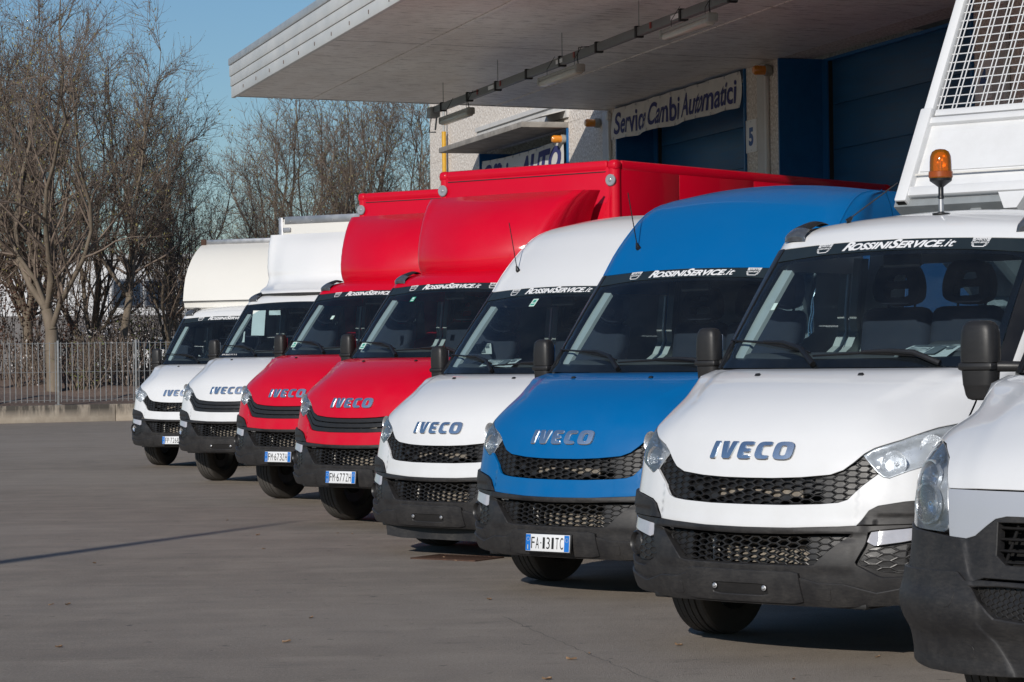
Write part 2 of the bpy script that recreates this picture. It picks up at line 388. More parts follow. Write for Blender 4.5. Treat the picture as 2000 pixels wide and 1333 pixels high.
def patch(mb, skin, outline, holes=(), off=0.0, thick=.014, res=.03, vs=1.0, disp=None, mat=0, rim=True, lines=(), chamfer=0):
    sc = np.array([1, vs]); V, T, B = triangulate([(a, b * vs) for a, b in outline], [[(a, b * vs) for a, b in h] for h in holes], res, [[(a, b * vs) for a, b in l] for l in lines]); V = V / sc
    P, N = skin.pn(V[:, 0], V[:, 1], off, disp)
    mb.add(P, [tuple(t) for t in T], mat, True, N)
    if rim and B:
        a = np.array([e[0] for e in B]); b = np.array([e[1] for e in B]); Q = P - N * thick; n = len(B)
        tn = np.cross(P[b] - P[a], .5 * (N[a] + N[b])); tn /= np.linalg.norm(tn, axis=1)[:, None] + 1e-12
        c = chamfer if chamfer else .0028 if thick > .009 else thick * .25      # small chamfer so that edges catch the light
        A1, B1 = P[a] - N[a] * c + tn * c * .5, P[b] - N[b] * c + tn * c * .5
        half = (N[a] + tn); half /= np.linalg.norm(half, axis=1)[:, None]; half2 = (N[b] + tn); half2 /= np.linalg.norm(half2, axis=1)[:, None]
        mb.add(np.vstack([P[a], P[b], B1, A1]), [(i + n, i, i + 3 * n, i + 2 * n) for i in range(n)], mat, True, np.vstack([half, half2, half2, half]))
        mb.add(np.vstack([A1, B1, Q[b], Q[a]]), [(i + n, i, i + 3 * n, i + 2 * n) for i in range(n)], mat, True, np.vstack([tn, tn, tn, tn]))
    return mb
def on_skin(mb, skin, V, Fc, mat=0, off=.003):
    P, N = skin.pn(V[:, 0], V[:, 1], off); return mb.add(P, Fc, mat, True, N)
def skin_tube(mb, skin, pts, off, r, n=8, mat=0, flat=1.0):
    pts = np.array(pts); P, N = skin.pn(pts[:, 0], pts[:, 1]); P = P + N * np.broadcast_to(np.asarray(off, float), (len(pts),))[:, None]; return mb.tube(P, r, n, mat, flat=flat)
def hexgrid(mb, skin, poly, du, dv, off, depth, closed, dip=lambda s: 0 * s, mat=0, floor=1):
    """elongated honeycomb clipped to an outline; 'closed' says which cells have a floor just behind the ridges"""
    A = np.array(poly); lo, hi = A.min(0), A.max(0); a = du * .72; bq = du * .28; i0, i1 = int(lo[0] / du) - 2, int(hi[0] / du) + 2; j0, j1 = int((lo[1] - .15) / dv) - 2, int((hi[1] + .15) / dv) + 2
    ci, cj = np.meshgrid(np.arange(i0, i1 + 1), np.arange(j0, j1 + 1)); ci, cj = ci.ravel(), cj.ravel()
    C = np.stack([ci * du, (cj + .5 * (ci % 2)) * dv], 1); C[:, 1] += dip(C[:, 0]); ins = in_poly(C, poly); e = near_poly(C, poly)[1]; C = C[ins | (e < dv * .42)]
    hexv = np.array([(a, 0), (bq, dv / 2), (-bq, dv / 2), (-a, 0), (-bq, -dv / 2), (bq, -dv / 2)])
    for c in C:
        def ring(k): 
            R = c + hexv * k; R[:, 1] = c[1] + hexv[:, 1] * k; ok = in_poly(R, poly)
            if not ok.all(): R = R.copy(); R[~ok] = near_poly(R[~ok], poly)[0]
            return R
        O, I, Bm = ring(1.0), ring(.83), ring(.76); cl = closed(c[0], c[1])
        area = .5 * abs(np.sum(O[:, 0] * np.roll(O[:, 1], -1) - O[:, 1] * np.roll(O[:, 0], -1)))
        if area < .12 * du * dv: continue
        P1, n1 = skin.pn(O[:, 0], O[:, 1], off); P2, n2 = skin.pn(I[:, 0], I[:, 1], off - .001); P3, n3 = skin.pn(Bm[:, 0], Bm[:, 1], off - (depth * .35 if cl else depth))
        P = np.vstack([P1, P2, P3]); F1 = [(k, (k + 1) % 6, 6 + (k + 1) % 6, 6 + k) for k in range(6)]; F2 = [(6 + k, 6 + (k + 1) % 6, 12 + (k + 1) % 6, 12 + k) for k in range(6)]
        mb.add(P, F1 + F2, mat, False)
        if cl: mb.add(P3, [tuple(range(6))], floor, False)
    return mb
# ------------------------------------------------------------------ ground
def asphalt():
    m, n, b = _new('asphalt')
    fine = _noise(n, 55, 4, .7); mid = _noise(n, 2.2, 6, .65); streak = _noise(n, .9, 6, .62, stretch=(.35, 2.6, 1), dist=.6); big = _noise(n, .12, 4, .6); spots = _noise(n, 9, 2, .5)
    c1 = _ramp(n, mid, [(.30, (.252, .212, .172)), (.70, (.375, .318, .260))])
    c2 = _mix(n, _map(n, streak, .40, .64, 0, .45), c1, (.212, .178, .146)); c3 = _mix(n, _map(n, big, .42, .62, 0, .45), c2, (.390, .336, .282))
    c4 = _mix(n, _map(n, _noise(n, 3.2, 5, .7, stretch=(.55, 1.6, 1)), .60, .72, 0, .5), _mix(n, _map(n, spots, .68, .76, 0, .7), c3, (.10, .09, .08)), (.135, .118, .102)); c5 = _mix(n, _map(n, fine, .54, .68, 0, .6), _mix(n, _map(n, _noise(n, 80, 3, .8), .46, .34, 0, .6), c4, (.09, .08, .07)), (.46, .41, .36))
    n.links.new(c5, b.inputs['Base Color']); n.links.new(_map(n, mid, .3, .7, .72, .92), b.inputs['Roughness']); b.inputs['Specular IOR Level'].default_value = .3
    b.inputs['Specular IOR Level'].default_value = .22
    _bump(n, b, _noise(n, 110, 4, .75), .8, .010); MATS['asphalt'] = m; return m
M_ASPH = asphalt()
def earth():
    m, n, b = _new('earth and leaf litter'); a = _noise(n, 1.2, 6, .7); c = _noise(n, 14, 5, .75)
    n.links.new(_mix(n, _map(n, c, .45, .65, 0, .8), _ramp(n, a, [(.3, (.13, .085, .06)), (.7, (.24, .165, .125))]), (.33, .235, .18)), b.inputs['Base Color']); b.inputs['Roughness'].default_value = .95; _bump(n, b, c, .8, .05); MATS['earth'] = m; return m
M_EARTH = earth()
def sheet(name, pts, mat, z=0.0):
    mb = MB(); mb.add([(x, y, z) for x, y in pts], [tuple(range(len(pts)))], 0); o = link(name, mb.mesh(name, [mat])); o['kind'] = 'structure'; return o
FX0, FY0, FX1, FY1 = -12.87, 62.61, -9.88, 64.06                       # foot of the low wall under the fence
FD = Vector((FX1 - FX0, FY1 - FY0, 0)).normalized(); FNRM = Vector((-FD.y, FD.x, 0)); fpt = lambda t, n_=0.0, z=0.0: Vector((FX0, FY0, 0)) + FD * t + FNRM * n_ + Vector((0, 0, z))
sheet('ground', [(-1500, -300), (1500, -300), (1500, 2500), (-1500, 2500)], M_EARTH, -.02)
a0, a1 = fpt(-60), fpt(90)
sheet('asphalt_yard', [(-70, -40), (90, -40), (a1.x, a1.y), (a0.x, a0.y)], M_ASPH, 0.0)
mb = MB(); nx, ny = 90, 14; V = []                                      # bank beyond the fence
for j in range(ny):
    for i in range(nx):
        p = fpt(-40 + i * 1.1, .25 + j * 1.6); h = .42 + .75 * (1 - math.exp(-j * 1.6 / 6)) + .09 * math.sin(i * 1.7 + j) * (j > 0) + .06 * random.random() * (j > 0); V.append((p.x, p.y, h))
mb.add(V, [(j * nx + i, j * nx + i + 1, (j + 1) * nx + i + 1, (j + 1) * nx + i) for j in range(ny - 1) for i in range(nx - 1)], 0, True); link('bank', mb.mesh('bank', [M_EARTH]))['kind'] = 'structure'

def px_ground(px, py, z=0.0):
    """where a photo pixel meets the level z"""
    u, v = px - 1000, py - 666.5; u, v = u * math.cos(ROLL) + v * math.sin(ROLL), -u * math.sin(ROLL) + v * math.cos(ROLL)
    x, y, q = u / F_PX, 1.0, -v / F_PX; cp, sp = math.cos(PITCH), math.sin(PITCH); y, q = y * cp - q * sp, y * sp + q * cp; t = (z - CAM_H) / q; return Vector((x * t, y * t, z))
M_CRACK = simple('crack filler', (.12, .11, .10), .9)
mb = MB(); pts = [px_ground(*q, .004) for q in ((985, 1205), (1030, 1226), (1078, 1246), (1150, 1277), (1215, 1304), (1300, 1338), (1390, 1375))]; L, R_ = [], []
fin = []
for a, b in zip(pts[:-1], pts[1:]):
    for k in range(7): fin.append(a.lerp(b, k / 7) + Vector((random.uniform(-.012, .012), random.uniform(-.012, .012), 0)))
V = []
for i, p in enumerate(fin):
    d = (fin[min(i + 1, len(fin) - 1)] - fin[max(i - 1, 0)]).normalized(); nrm = Vector((-d.y, d.x, 0)); w_ = .0008 + .0016 * random.random(); V += [p - nrm * w_, p + nrm * w_]
mb.add([v[:] for v in V], [(2 * i, 2 * i + 2, 2 * i + 3, 2 * i + 1) for i in range(len(fin) - 1)], 0); link('pavement_crack', mb.mesh('pavement crack', [M_CRACK]))['kind'] = 'structure'

# drain grating let into the asphalt by the fifth van
c0 = px_ground(893, 1091)
gr = thing('drain_grating', 'rusty drain grating in the asphalt in front of the white panel van', 'drain grating', (c0.x, c0.y, 0), -.6)
M_RUST = simple('rusty iron', (.085, .045, .03), .85, .3, var=.4, scale=20)
mb = MB(); [mb.box(q, s_, 0, .003) for q, s_ in (((0, .18, .004), (.62, .03, .014)), ((0, -.18, .004), (.62, .03, .014)), ((.295, 0, .004), (.03, .36, .014)), ((-.295, 0, .004), (.03, .36, .014)))]; link('frame', mb.mesh('grating frame', [M_RUST]), gr)
mb = MB(); mb.box((0, 0, .004), (.018, .335, .012), 0, .003); bar_me = mb.mesh('grating bar', [M_RUST])
for k in range(13): link('bar', bar_me, gr, (-.255 + k * .0425, 0, 0))
mb = MB(); mb.add([(-.28, -.165, .002), (.28, -.165, .002), (.28, .165, .002), (-.28, .165, .002)], [(0, 1, 2, 3)]); link('sump', mb.mesh('grating sump', [M_DARK]), gr)

# dead leaves and crumbs lying about
M_LEAF = simple('dead leaf', (.30, .19, .11), .8, var=.35, scale=30)
def leaf_mesh(seed):
    r_ = random.Random(seed); V = []; n = 5
    for i in range(n):
        t = i / (n - 1); w_ = .016 * math.sin(math.pi * (t * .9 + .05)); z = .004 + .014 * abs(t - .5) + .004 * r_.random(); V += [(-w_, t * .07 - .035, z + .010 * r_.random()), (0, t * .07 - .035, z * .4), (w_, t * .07 - .035, z + .012 * r_.random())]
    mb = MB(); F_ = []
    for i in range(n - 1): F_ += [(3 * i, 3 * i + 1, 3 * i + 4, 3 * i + 3), (3 * i + 1, 3 * i + 2, 3 * i + 5, 3 * i + 4)]
    mb.add(V, F_, 0, True); return mb.mesh('dead leaf', [M_LEAF])
leafs = [leaf_mesh(i) for i in range(4)]
for i, (x, y) in enumerate(((504, 1046), (660, 1042), (688, 1044), (515, 1073), (184, 1101), (444, 1017), (1325, 1261), (1116, 1289), (1068, 1328), (1151, 1277), (1715, 1284), (1550, 1327), (100, 1182), (608, 1208), (133, 1182), (955, 1172), (890, 1096), (868, 1090), (560, 1255), (115, 1265))):
    p = px_ground(x, y, .002); o = link('dead_leaf', leafs[i % 4], None, p); o.rotation_euler = (random.uniform(-.2, .2), random.uniform(-.2, .2), random.uniform(0, 6.2)); s_ = random.uniform(.35, .8); o.scale = (s_, s_, s_)
    tag(o, 'dry brown leaf lying on the open asphalt before the row of vans', 'leaf', 'dead leaves on the asphalt')

# tapered lamp post left of the picture that throws the long thin shadow
M_GALV = simple('galvanised steel', (.32, .33, .33), .5, .25, var=.18, scale=12)
sh_tip = px_ground(585, 1018); L_ = 8.2 / math.tan(SUN_EL); base = sh_tip - Vector((math.sin(SUN_AZ), math.cos(SUN_AZ), 0)) * L_
lp = thing('lamp_post', 'tall tapered steel lamp post on the asphalt, its thin shadow across the yard', 'lamp post', base)
mb = MB(); mb.tube([(0, 0, 0), (0, 0, 3.5), (0, 0, 6.2), (0, 0, 7.4), (0, 0, 8.25)], [.16, .14, .112, .075, .012], 14, 0); mb.box((0, 0, .015), (.34, .34, .03), 0, .008); link('pole', mb.mesh('lamp pole', [M_GALV]), lp)

# ------------------------------------------------------------------ workshop building (local x runs along the front into the distance, y stands out from it)
B_AZ = rad(-16.5); bld = thing('workshop_building', 'pale pebble-dashed workshop with blue doors and a wide white canopy', 'building', (1.648, 41.0, 0), rad(106.5))
def pebble():
    m, n, b = _new('pebble dash'); v = n.nodes.new('ShaderNodeTexVoronoi'); v.inputs['Scale'].default_value = 17; tc = n.nodes.new('ShaderNodeTexCoord'); n.links.new(tc.outputs['Object'], v.inputs['Vector'])
    f = _noise(n, 24, 4, .8); g = _noise(n, .8, 5, .6)
    c = _mix(n, _map(n, f, .42, .60, 0, 1), (.50, .44, .38), (.95, .90, .84)); hs = n.nodes.new('ShaderNodeSeparateColor'); n.links.new(v.outputs['Color'], hs.inputs[0])
    c = _mix(n, _map(n, hs.outputs[0], 0, 1, 0, .55), c, (.60, .53, .46)); c = _mix(n, _map(n, g, .45, .75, 0, .2), c, (.56, .51, .45)); n.links.new(c, b.inputs['Base Color']); b.inputs['Roughness'].default_value = .9; _bump(n, b, v.outputs['Distance'], .6, .02); return m
M_PEB = pebble(); M_SMOOTH = simple('smooth concrete edge', (.58, .57, .55), .7, var=.08); M_CONC = simple('weathered concrete', (.27, .25, .225), .9, var=.35, scale=3, bump=.4, bscale=60, bdist=.004)
M_BLUE_D = simple('blue door panel', (.014, .095, .22), .5, var=.25, scale=4, stretch=(.4, 1, 4), bump=.25, bscale=40); M_BLUE_F = simple('blue frame', (.008, .11, .30), .45, var=.12); M_WHITE_M = simple('white metal sheet', (.66, .66, .64), .45, var=.08, scale=1.5)
def soffit():
    m, n, b = _new('canopy soffit'); a = _noise(n, .5, 5, .6); s_ = _noise(n, 3.0, 6, .75, stretch=(4, .8, 1)); d = _noise(n, 1.3, 6, .7, stretch=(.5, 2, 1))
    c = _ramp(n, a, [(.3, (.84, .79, .74)), (.7, (.93, .90, .86))]); c = _mix(n, _map(n, s_, .53, .63, 0, .7), c, (.26, .22, .19)); c = _mix(n, _map(n, d, .45, .7, 0, .35), c, (.60, .52, .45)); c = _mix(n, _map(n, _noise(n, 7, 4, .8, stretch=(5, .7, 1)), .57, .66, 0, .7), c, (.16, .14, .12)); n.links.new(c, b.inputs['Base Color']); b.inputs['Roughness'].default_value = .42; b.inputs['Specular IOR Level'].default_value = .6; MATS['soffit'] = m; return m
M_SOF = soffit()
def bpart(name, build, mats, parent=None, angle=38, label=None):
    mb = MB(); build(mb); o = link(name, mb.mesh(name, mats, angle), parent or bld)
    if label: o['label'] = label
    return o
def wallbox(mb, a0, a1, z0, z1, y0=-.45, y1=0.0, mat=0): mb.box(((a0 + a1) / 2, (y0 + y1) / 2, (z0 + z1) / 2), (abs(a1 - a0), y1 - y0, z1 - z0), mat)
HJ = 5.575                                                               # where canopy and front meet
for a0, a1 in ((7.76, 11.66), (-.42, 2.21), (-7.26, -6.0), (-14.4, -12.96), (-24, -20.2)):
    bpart('wall_panel', lambda mb: wallbox(mb, a0, a1, 0, HJ - .004), [M_PEB])
bpart('wall_panel', lambda mb: (wallbox(mb, -24, .3, HJ, 8.6), wallbox(mb, .32, 11.66, HJ, 8.6)), [M_PEB])
bpart('gable_wall', lambda mb: mb.box((11.40, -7.5, 4.3), (.5, 14, 8.6), 0), [M_PEB]); bpart('gable_wall', lambda mb: mb.box((-24.3, -7.5, 4.3), (.5, 15, 8.6), 0), [M_PEB])
bpart('roof', lambda mb: mb.box((-6.3, -7.4, 8.7), (37, 15.4, .2), 0), [M_CONC])
bpart('lintel_band', lambda mb: (wallbox(mb, 2.16, 7.85, 5.66, 5.90, 0, .05), wallbox(mb, 2.16, 7.85, 5.90, 5.98, 0, .09), mb.box((2.75, .25, 5.74), (1.1, .48, .02), 0, rot=Matrix.Rotation(rad(-14), 4, 'X'))), [M_SMOOTH])
for a0, a1, zt in ((2.21, 7.76, 5.48), (-6.0, -.42, HJ), (-12.96, -7.26, HJ), (-20.2, -14.4, HJ)):
    w_ = a1 - a0
    def frame(mb):
        wallbox(mb, a1 - .02, a1 + .015, 0, zt - .006, -.62, .035); wallbox(mb, a0 - .015, a0 + .02, 0, zt - .006, -.62, .035); wallbox(mb, a0 + .022, a1 - .022, zt - .05, zt - .008, -.70, -.62)
        wallbox(mb, a1 - .20, a1 - .025, 0, zt - .055, -.66, -.60)
    fr = bpart('door_surround', frame, [M_BLUE_F]); n_ = 9; ph = (zt - .06) / n_
    sd = bpart('sectional_door', lambda mb: (wallbox(mb, a0 + .05, a0 + .11, 0, zt - .055, -.74, -.62), wallbox(mb, a1 - .21, a1 - .15, 0, zt - .055, -.74, -.62), wallbox(mb, a0, a1, 0, zt, -.80, -.76)), [M_SEAM])
    mb = MB(); mb.box((0, 0, 0), (w_ - .32, .045, ph - .006), 0, .003); pm = mb.mesh('door panel', [M_BLUE_D])
    for k in range(n_): link('door_panel', pm, sd, ((a0 + a1) / 2 - .05, -.70, (k + .5) * ph + .02))
# pilasters with rain pipes
for a in (.10, -6.65, -13.63):
    bpart('pilaster', lambda mb: mb.box((a, .022, HJ / 2 - .01), (.30, .04, HJ - .03), 0, .008), [M_SMOOTH]); bpart('downpipe', lambda mb: (mb.box((a - .19, .035, HJ / 2 - .05), (.07, .06, HJ - .2), 0, .015), mb.box((a - .19, .045, HJ - .12), (.12, .08, .12), 0, .02)), [M_WHITE_M])
# concrete slab over the first door
bpart('door_canopy', lambda mb: mb.box((4.98, .42, 5.53), (5.56, .86, .10), 0, .012), [M_CONC])
bpart('gas_pipe', lambda mb: (mb.tube([(10.15, .10, 0), (10.15, .10, 6.12)], .045, 12, 0), mb.tube([(10.15, .10, 6.10), (10.15, .10, 6.6)], .022, 10, 1), [mb.box((10.15, .06, z), (.12, .10, .03), 1) for z in (1.5, 3.2, 4.8)]), [simple('yellow pipe paint', (.62, .34, .02), .45), M_GALV])
# canopy: soffit, ribbed fascia, cap, end board
EO = 6.24; zo = lambda y: HJ + .02 * y
def soff(mb):
    for a0, a1 in ((-7.06, -.0), (-14.2, -7.08), (-21.4, -14.22), (-28, -21.42)):
        for y0, y1 in ((.0, 1.93), (1.94, 4.93), (4.96, EO - .06)):
            mb.add([(a0, y0, zo(y0)), (a1, y0, zo(y0)), (a1, y1, zo(y1)), (a0, y1, zo(y1))], [(3, 2, 1, 0)], 0)
    mb.add([(-28, .0, HJ + .03), (0, .0, HJ + .03), (0, EO, zo(EO) + .03), (-28, EO, zo(EO) + .03)], [(3, 2, 1, 0)], 1)
cn = bpart('canopy', soff, [M_SOF, M_DARK])
bpart('joint_cover', lambda mb: (mb.box((-14, 4.945, zo(4.95) - .006), (28, .10, .012), 0, .004), mb.box((-14, 1.935, zo(1.93) - .004), (28, .03, .012), 0)), [M_SOF], cn)
def fascia(mb):
    z0 = zo(EO)
    for q, (h0, h1, out) in enumerate(((-.03, .145, .0), (.150, .30, .014), (.305, .47, .028))): mb.box((-13.97, EO - .03 + out / 2 + .02, z0 + (h0 + h1) / 2), (28.06, .06 + out, h1 - h0), 0, .006)
    mb.box((-13.97, EO - .02, z0 + .535), (28.10, .16, .11), 1, .01); mb.box((-13.95, EO - .35, z0 + .64), (27.3, .5, .10), 1, .01)
bpart('fascia', fascia, [M_WHITE_M, simple('grey cap flashing', (.50, .51, .52), .4, .3)], cn)
bpart('end_board', lambda mb: mb.add([(.03, 0, HJ - .012), (.03, EO, zo(EO) - .012), (.03, EO, zo(EO) + .46), (.03, 0, HJ + .46), (.0, 0, HJ - .012), (.0, EO, zo(EO) - .012), (.0, EO, zo(EO) + .46), (.0, 0, HJ + .46)], [(0, 1, 2, 3), (7, 6, 5, 4), (1, 0, 4, 5), (3, 2, 6, 7)], 0), [M_WHITE_M], cn)
bpart('canopy_deck', lambda mb: mb.box((-14, 3.1, HJ + .52), (27.9, 6.1, .04), 0), [M_CONC], cn)
bpart('drip_nail', lambda mb: [mb.box((-1 - k * 1.05, EO + .022, zo(EO) + .05), (.007, .012, .05), 0) for k in range(14)], [M_RUST], cn)

# things that hang on the building
def onb(name, label, cat, loc, group=None):
    M = bld.matrix_basis; q = Matrix.Translation(bld.location) @ Matrix.Rotation(rad(106.5), 4, 'Z') @ Vector(loc); return thing(name, label, cat, q, rad(106.5), group)
tray = onb('cable_tray', 'grey steel cable tray hanging along under the canopy', 'cable tray', (0, 0, 0))
TZ, TY = 5.25, 3.68
def span(mb, a0, a1): mb.box(((a0 + a1) / 2, TY, TZ), (a1 - a0, .075, .10), 0, .006)
mb = MB(); span(mb, -27, -2.75); link('trunking', mb.mesh('trunking', [simple('tray grey', (.16, .165, .165), .5, .4, var=.2)]), tray)
mb = MB(); mb.box((0, 0, 0), (.06, .10, .135), 0, .006); cm_ = mb.mesh('tray clamp', [M_CHASSIS]); mb = MB(); mb.tube([(0, 0, .06), (0, 0, .36)], .006, 6, 0); hm_ = mb.mesh('tray hanger', [M_GALV])
for k in range(17): link('clamp', cm_, tray, (-3.2 - k * 1.45, TY, TZ)); (k % 2 == 0) and link('hanger', hm_, tray, (-3.2 - k * 1.45, TY, TZ))
mb = MB(); [mb.box((a, TY + .042, TZ + .01), (.05, .012, .07), 0) for a in (-5.2, -6.35, -9.6, -12.4)]; link('tap_box', mb.mesh('tap boxes', [simple('red tap', (.25, .03, .02), .5)]), tray); mb = MB(); [mb.box((a, TY + .041, TZ), (.26, .01, .05), 0) for a in (-5.9, -9.0, -13.2)]; link('tray_sticker', mb.mesh('tray stickers', [M_LETTER]), tray)
mb = MB(); mb.box((-2.62, TY, TZ - .03), (.22, .16, .16), 0, .02); mb.tube([(-2.6, TY + .03, TZ - .1), (-2.55, TY + .05, TZ - .32), (-2.8, TY + .02, TZ - .34)], .012, 6, 0); mb.tube([(-2.7, TY - .03, TZ - .1), (-2.72, TY, TZ - .3)], .014, 6, 0); link('end_box', mb.mesh('tray end box', [M_GALV]), tray)
M_LAMPB = simple('lamp body grey', (.30, .29, .25), .6, var=.2, scale=9); M_DIFF = simple('yellowed diffuser', (.40, .38, .31), .35, var=.15, coat=.3)
for (a0, a1, z, y), nm in zip(((-5.57, -4.04, 4.95, 3.92), (-10.62, -9.05, 4.97, 3.97), (-15.06, -13.62, 4.98, 4.0)), ('farthest, at the open end', 'the middle one of three', 'nearest, above the long banner')):
    t = onb('strip_light', 'unlit strip light hung on wires under the canopy, ' + nm, 'strip light', ((a0 + a1) / 2, y, z), 'strip lights under the canopy'); L2 = a1 - a0
    def bod(mb):
        mb.box((0, 0, .035), (L2, .10, .05), 0, .02, seg=3); [mb.box((q * L2 / 2, 0, .01), (.06, .12, .10), 0, .02) for q in (-.98, .98)]
    mb = MB(); bod(mb); link('lamp_body', mb.mesh('lamp body', [M_LAMPB]), t); mb = MB(); mb.box((0, 0, -.02), (L2 - .1, .115, .075), 0, .03, seg=3); link('diffuser', mb.mesh('diffuser', [M_DIFF]), t)
    mb = MB(); mb.tube([(-L2 * .45, 0, .05), (-L2 * .52, .05, .12), (-L2 * .50, .02, .25), (-L2 * .42, -.15, TZ - z)], .007, 6, 0); link('power_cable', mb.mesh('power cable', [M_CHASSIS]), t)
    for q in (-1, 1): mb = MB(); mb.tube([(q * L2 * .35, 0, .06), (q * L2 * .35, 0, .14), (q * L2 * .35, -.1, TZ - z + .02)], .004, 5, 0); link('hanging_wire', mb.mesh('hanging wire', [M_CHASSIS]), t)
M_AMB = simple('amber plastic', (.70, .24, .02), .25, coat=.8)
for a, z, nm in ((.46, 5.40, 'beside the rain pipe left of the long banner'), (2.30, 5.29, 'at the corner of the concrete door slab'), (-6.95, 5.44, 'between the two tall blue doors')):
    t = onb('amber_wall_lamp', 'small amber lamp on the wall ' + nm, 'warning lamp', (a, 0, z), 'amber lamps beside the doors'); Rm = Matrix.Rotation(-math.pi / 2, 4, 'X')
    mb = MB(); mb.lathe([(.0001, .02), (.075, .02), (.08, .05), (.08, .10), (.06, .11)], 20, 0, Rm); link('lamp_base', mb.mesh('amber lamp base', [M_LAMPB]), t); mb = MB(); mb.lathe([(.065, .10), (.068, .24), (.05, .27), (.0001, .275)], 20, 0, Rm); link('lens', mb.mesh('amber lamp lens', [M_AMB]), t)
M_BANN = simple('banner cloth', (.66, .64, .61), .8, var=.06, scale=3); M_INK = simple('banner ink', (.035, .04, .16), .7, var=.12)
def banner(label, a_l, a_r, z_t, h, runs, wave, txt_h, sag=.0):
    """a_l is its far (left-hand) end; u runs from there to the right"""
    Lb = a_l - a_r; t = onb('banner', label, 'banner', (a_l, .06, z_t)); nu, nv = 60, 8
    def P(u, v): 
        s_ = sag * 4 * u * (1 - u); return np.stack([-u * Lb, .022 * wave * np.sin(u * 17 + v * 2) * (.3 + v) + .014 * wave * np.sin(u * 41 + 3 * v) + .02, -v * h - s_ + .010 * np.sin(u * 23) * (v > .5)], -1)
    U, Vv = np.meshgrid(np.linspace(0, 1, nu), np.linspace(0, 1, nv)); mb = MB(); mb.add(P(U.ravel(), Vv.ravel()), [(j * nu + i, (j + 1) * nu + i, (j + 1) * nu + i + 1, j * nu + i + 1) for j in range(nv - 1) for i in range(nu - 1)], 0, True); link('cloth', mb.mesh('banner cloth', [M_BANN], 180), t)
    V, Fc = run_text(runs); V = V.copy(); wd = V[:, 0].max(); V[:, 0] = .02 + V[:, 0] / wd * .955
    # cut the big letter faces finer so that they follow the cloth
    bm = bmesh.new(); vs2 = [bm.verts.new((x, y, 0)) for x, y in V]; [bm.faces.new([vs2[i] for i in f]) for f in Fc if len(set(f)) == len(f)]
    for x in np.linspace(0, 1, 50): bmesh.ops.bisect_plane(bm, geom=bm.verts[:] + bm.edges[:] + bm.faces[:], plane_co=(x, 0, 0), plane_no=(1, 0, 0))
    bm.verts.index_update(); V2 = np.array([v.co[:2] for v in bm.verts]); F2 = [[v.index for v in f.verts] for f in bm.faces]; bm.free()
    vv = .5 + .5 * txt_h / h - V2[:, 1] * txt_h / h - .02; Q = P(V2[:, 0], vv); Q[:, 1] += .006; mb = MB(); mb.add(Q, F2, 0); link('banner_lettering', mb.mesh('banner lettering', [M_INK]), t)
    mb = MB(); [mb.lathe([(.012, .0), (.022, .004), (.024, 0)], 10, 0, Matrix.Translation(P(np.array(u), np.array(v)) + np.array([0, .004, 0])) @ Matrix.Rotation(-math.pi / 2, 4, 'X')) for u in np.linspace(.012, .988, 11) for v in (.04, .96)]; link('eyelet', mb.mesh('eyelets', [M_ALU]), t)['kind'] = 'stuff'; return t
banner('long white banner reading Service Cambi Automatici hung across a blue door', -.43, -5.96, 5.535, .50, [('Service Cambi Automatici', 1, .020, .34, .8)], 1.25, .35)
banner('white banner with the word AUTO under the concrete door slab', 7.4, 2.28, 5.30, .62, [('Officina ', 1, .03, .32, .8), (' AUTO', 1, .045, .32, .9)], .6, .44, .05)
def num_sign(ch, a, z, nm):
    t = onb('number_board', 'white board with a blue %s on the pebble wall %s' % (ch, nm), 'number board', (a, .0, z), 'door number boards'); mb = MB(); mb.box((0, .012, 0), (.40, .016, .46), 0, .003); link('board', mb.mesh('number board', [M_LETTER]), t)
    V, Fc = text_shape(ch, .05); V = V * [.17 / V[:, 0].max(), .24]; mb = MB(); mb.add([(.085 - x, .022, y - .12) for x, y in V], [f for f in Fc]); link('numeral', mb.mesh('numeral', [simple('sign blue ' + ch, (.03, .09, .30), .5)]), t)
    mb = MB(); [mb.lathe([(.0001, .0045), (.008, .004), (.009, 0)], 8, 0, Matrix.Translation((0, .02, q)) @ Matrix.Rotation(-math.pi / 2, 4, 'X')) for q in (-.2, .2)]; link('screw', mb.mesh('board screws', [M_ALU]), t)
num_sign('5', -6.22, 4.60, 'beside the long banner'); num_sign('4', -13.23, 4.63, 'behind the wire mesh')

# ------------------------------------------------------------------ fence on a low wall
def stained():
    m, n, b = _new('stained low wall'); a = _noise(n, 2.4, 6, .7); s_ = _noise(n, 3.0, 6, .7, stretch=(1.6, 1, .25)); g = _noise(n, 20, 4, .7)
    up = _map(n, _z(n), .12, .34, 0, 1); mu = n.nodes.new('ShaderNodeMath'); mu.operation = 'MULTIPLY'; n.links.new(up, mu.inputs[0]); n.links.new(_map(n, s_, .36, .52, 0, 1), mu.inputs[1])
    c = _mix(n, mu.outputs[0], _ramp(n, a, [(.3, (.36, .30, .235)), (.7, (.52, .45, .36))]), (.085, .075, .062)); c = _mix(n, _map(n, g, .58, .75, 0, .5), c, (.14, .12, .10)); n.links.new(c, b.inputs['Base Color']); b.inputs['Roughness'].default_value = .92; _bump(n, b, g, .5, .01); return m
M_LOWWALL = stained()
lw = thing('low_wall', 'low stained concrete wall carrying the steel fence', 'wall', fpt(0), math.atan2(FD.y, FD.x))
for k in range(7):
    mb = MB(); mb.box((-9 + k * 6.0 + 3 - 6, .10, .215), (5.985, .20, .44), 0, .015); link('wall_section', mb.mesh('wall section', [M_LOWWALL]), lw)
fe = thing('fence', 'grey galvanised steel bar fence on the low wall', 'fence', fpt(0), math.atan2(FD.y, FD.x))
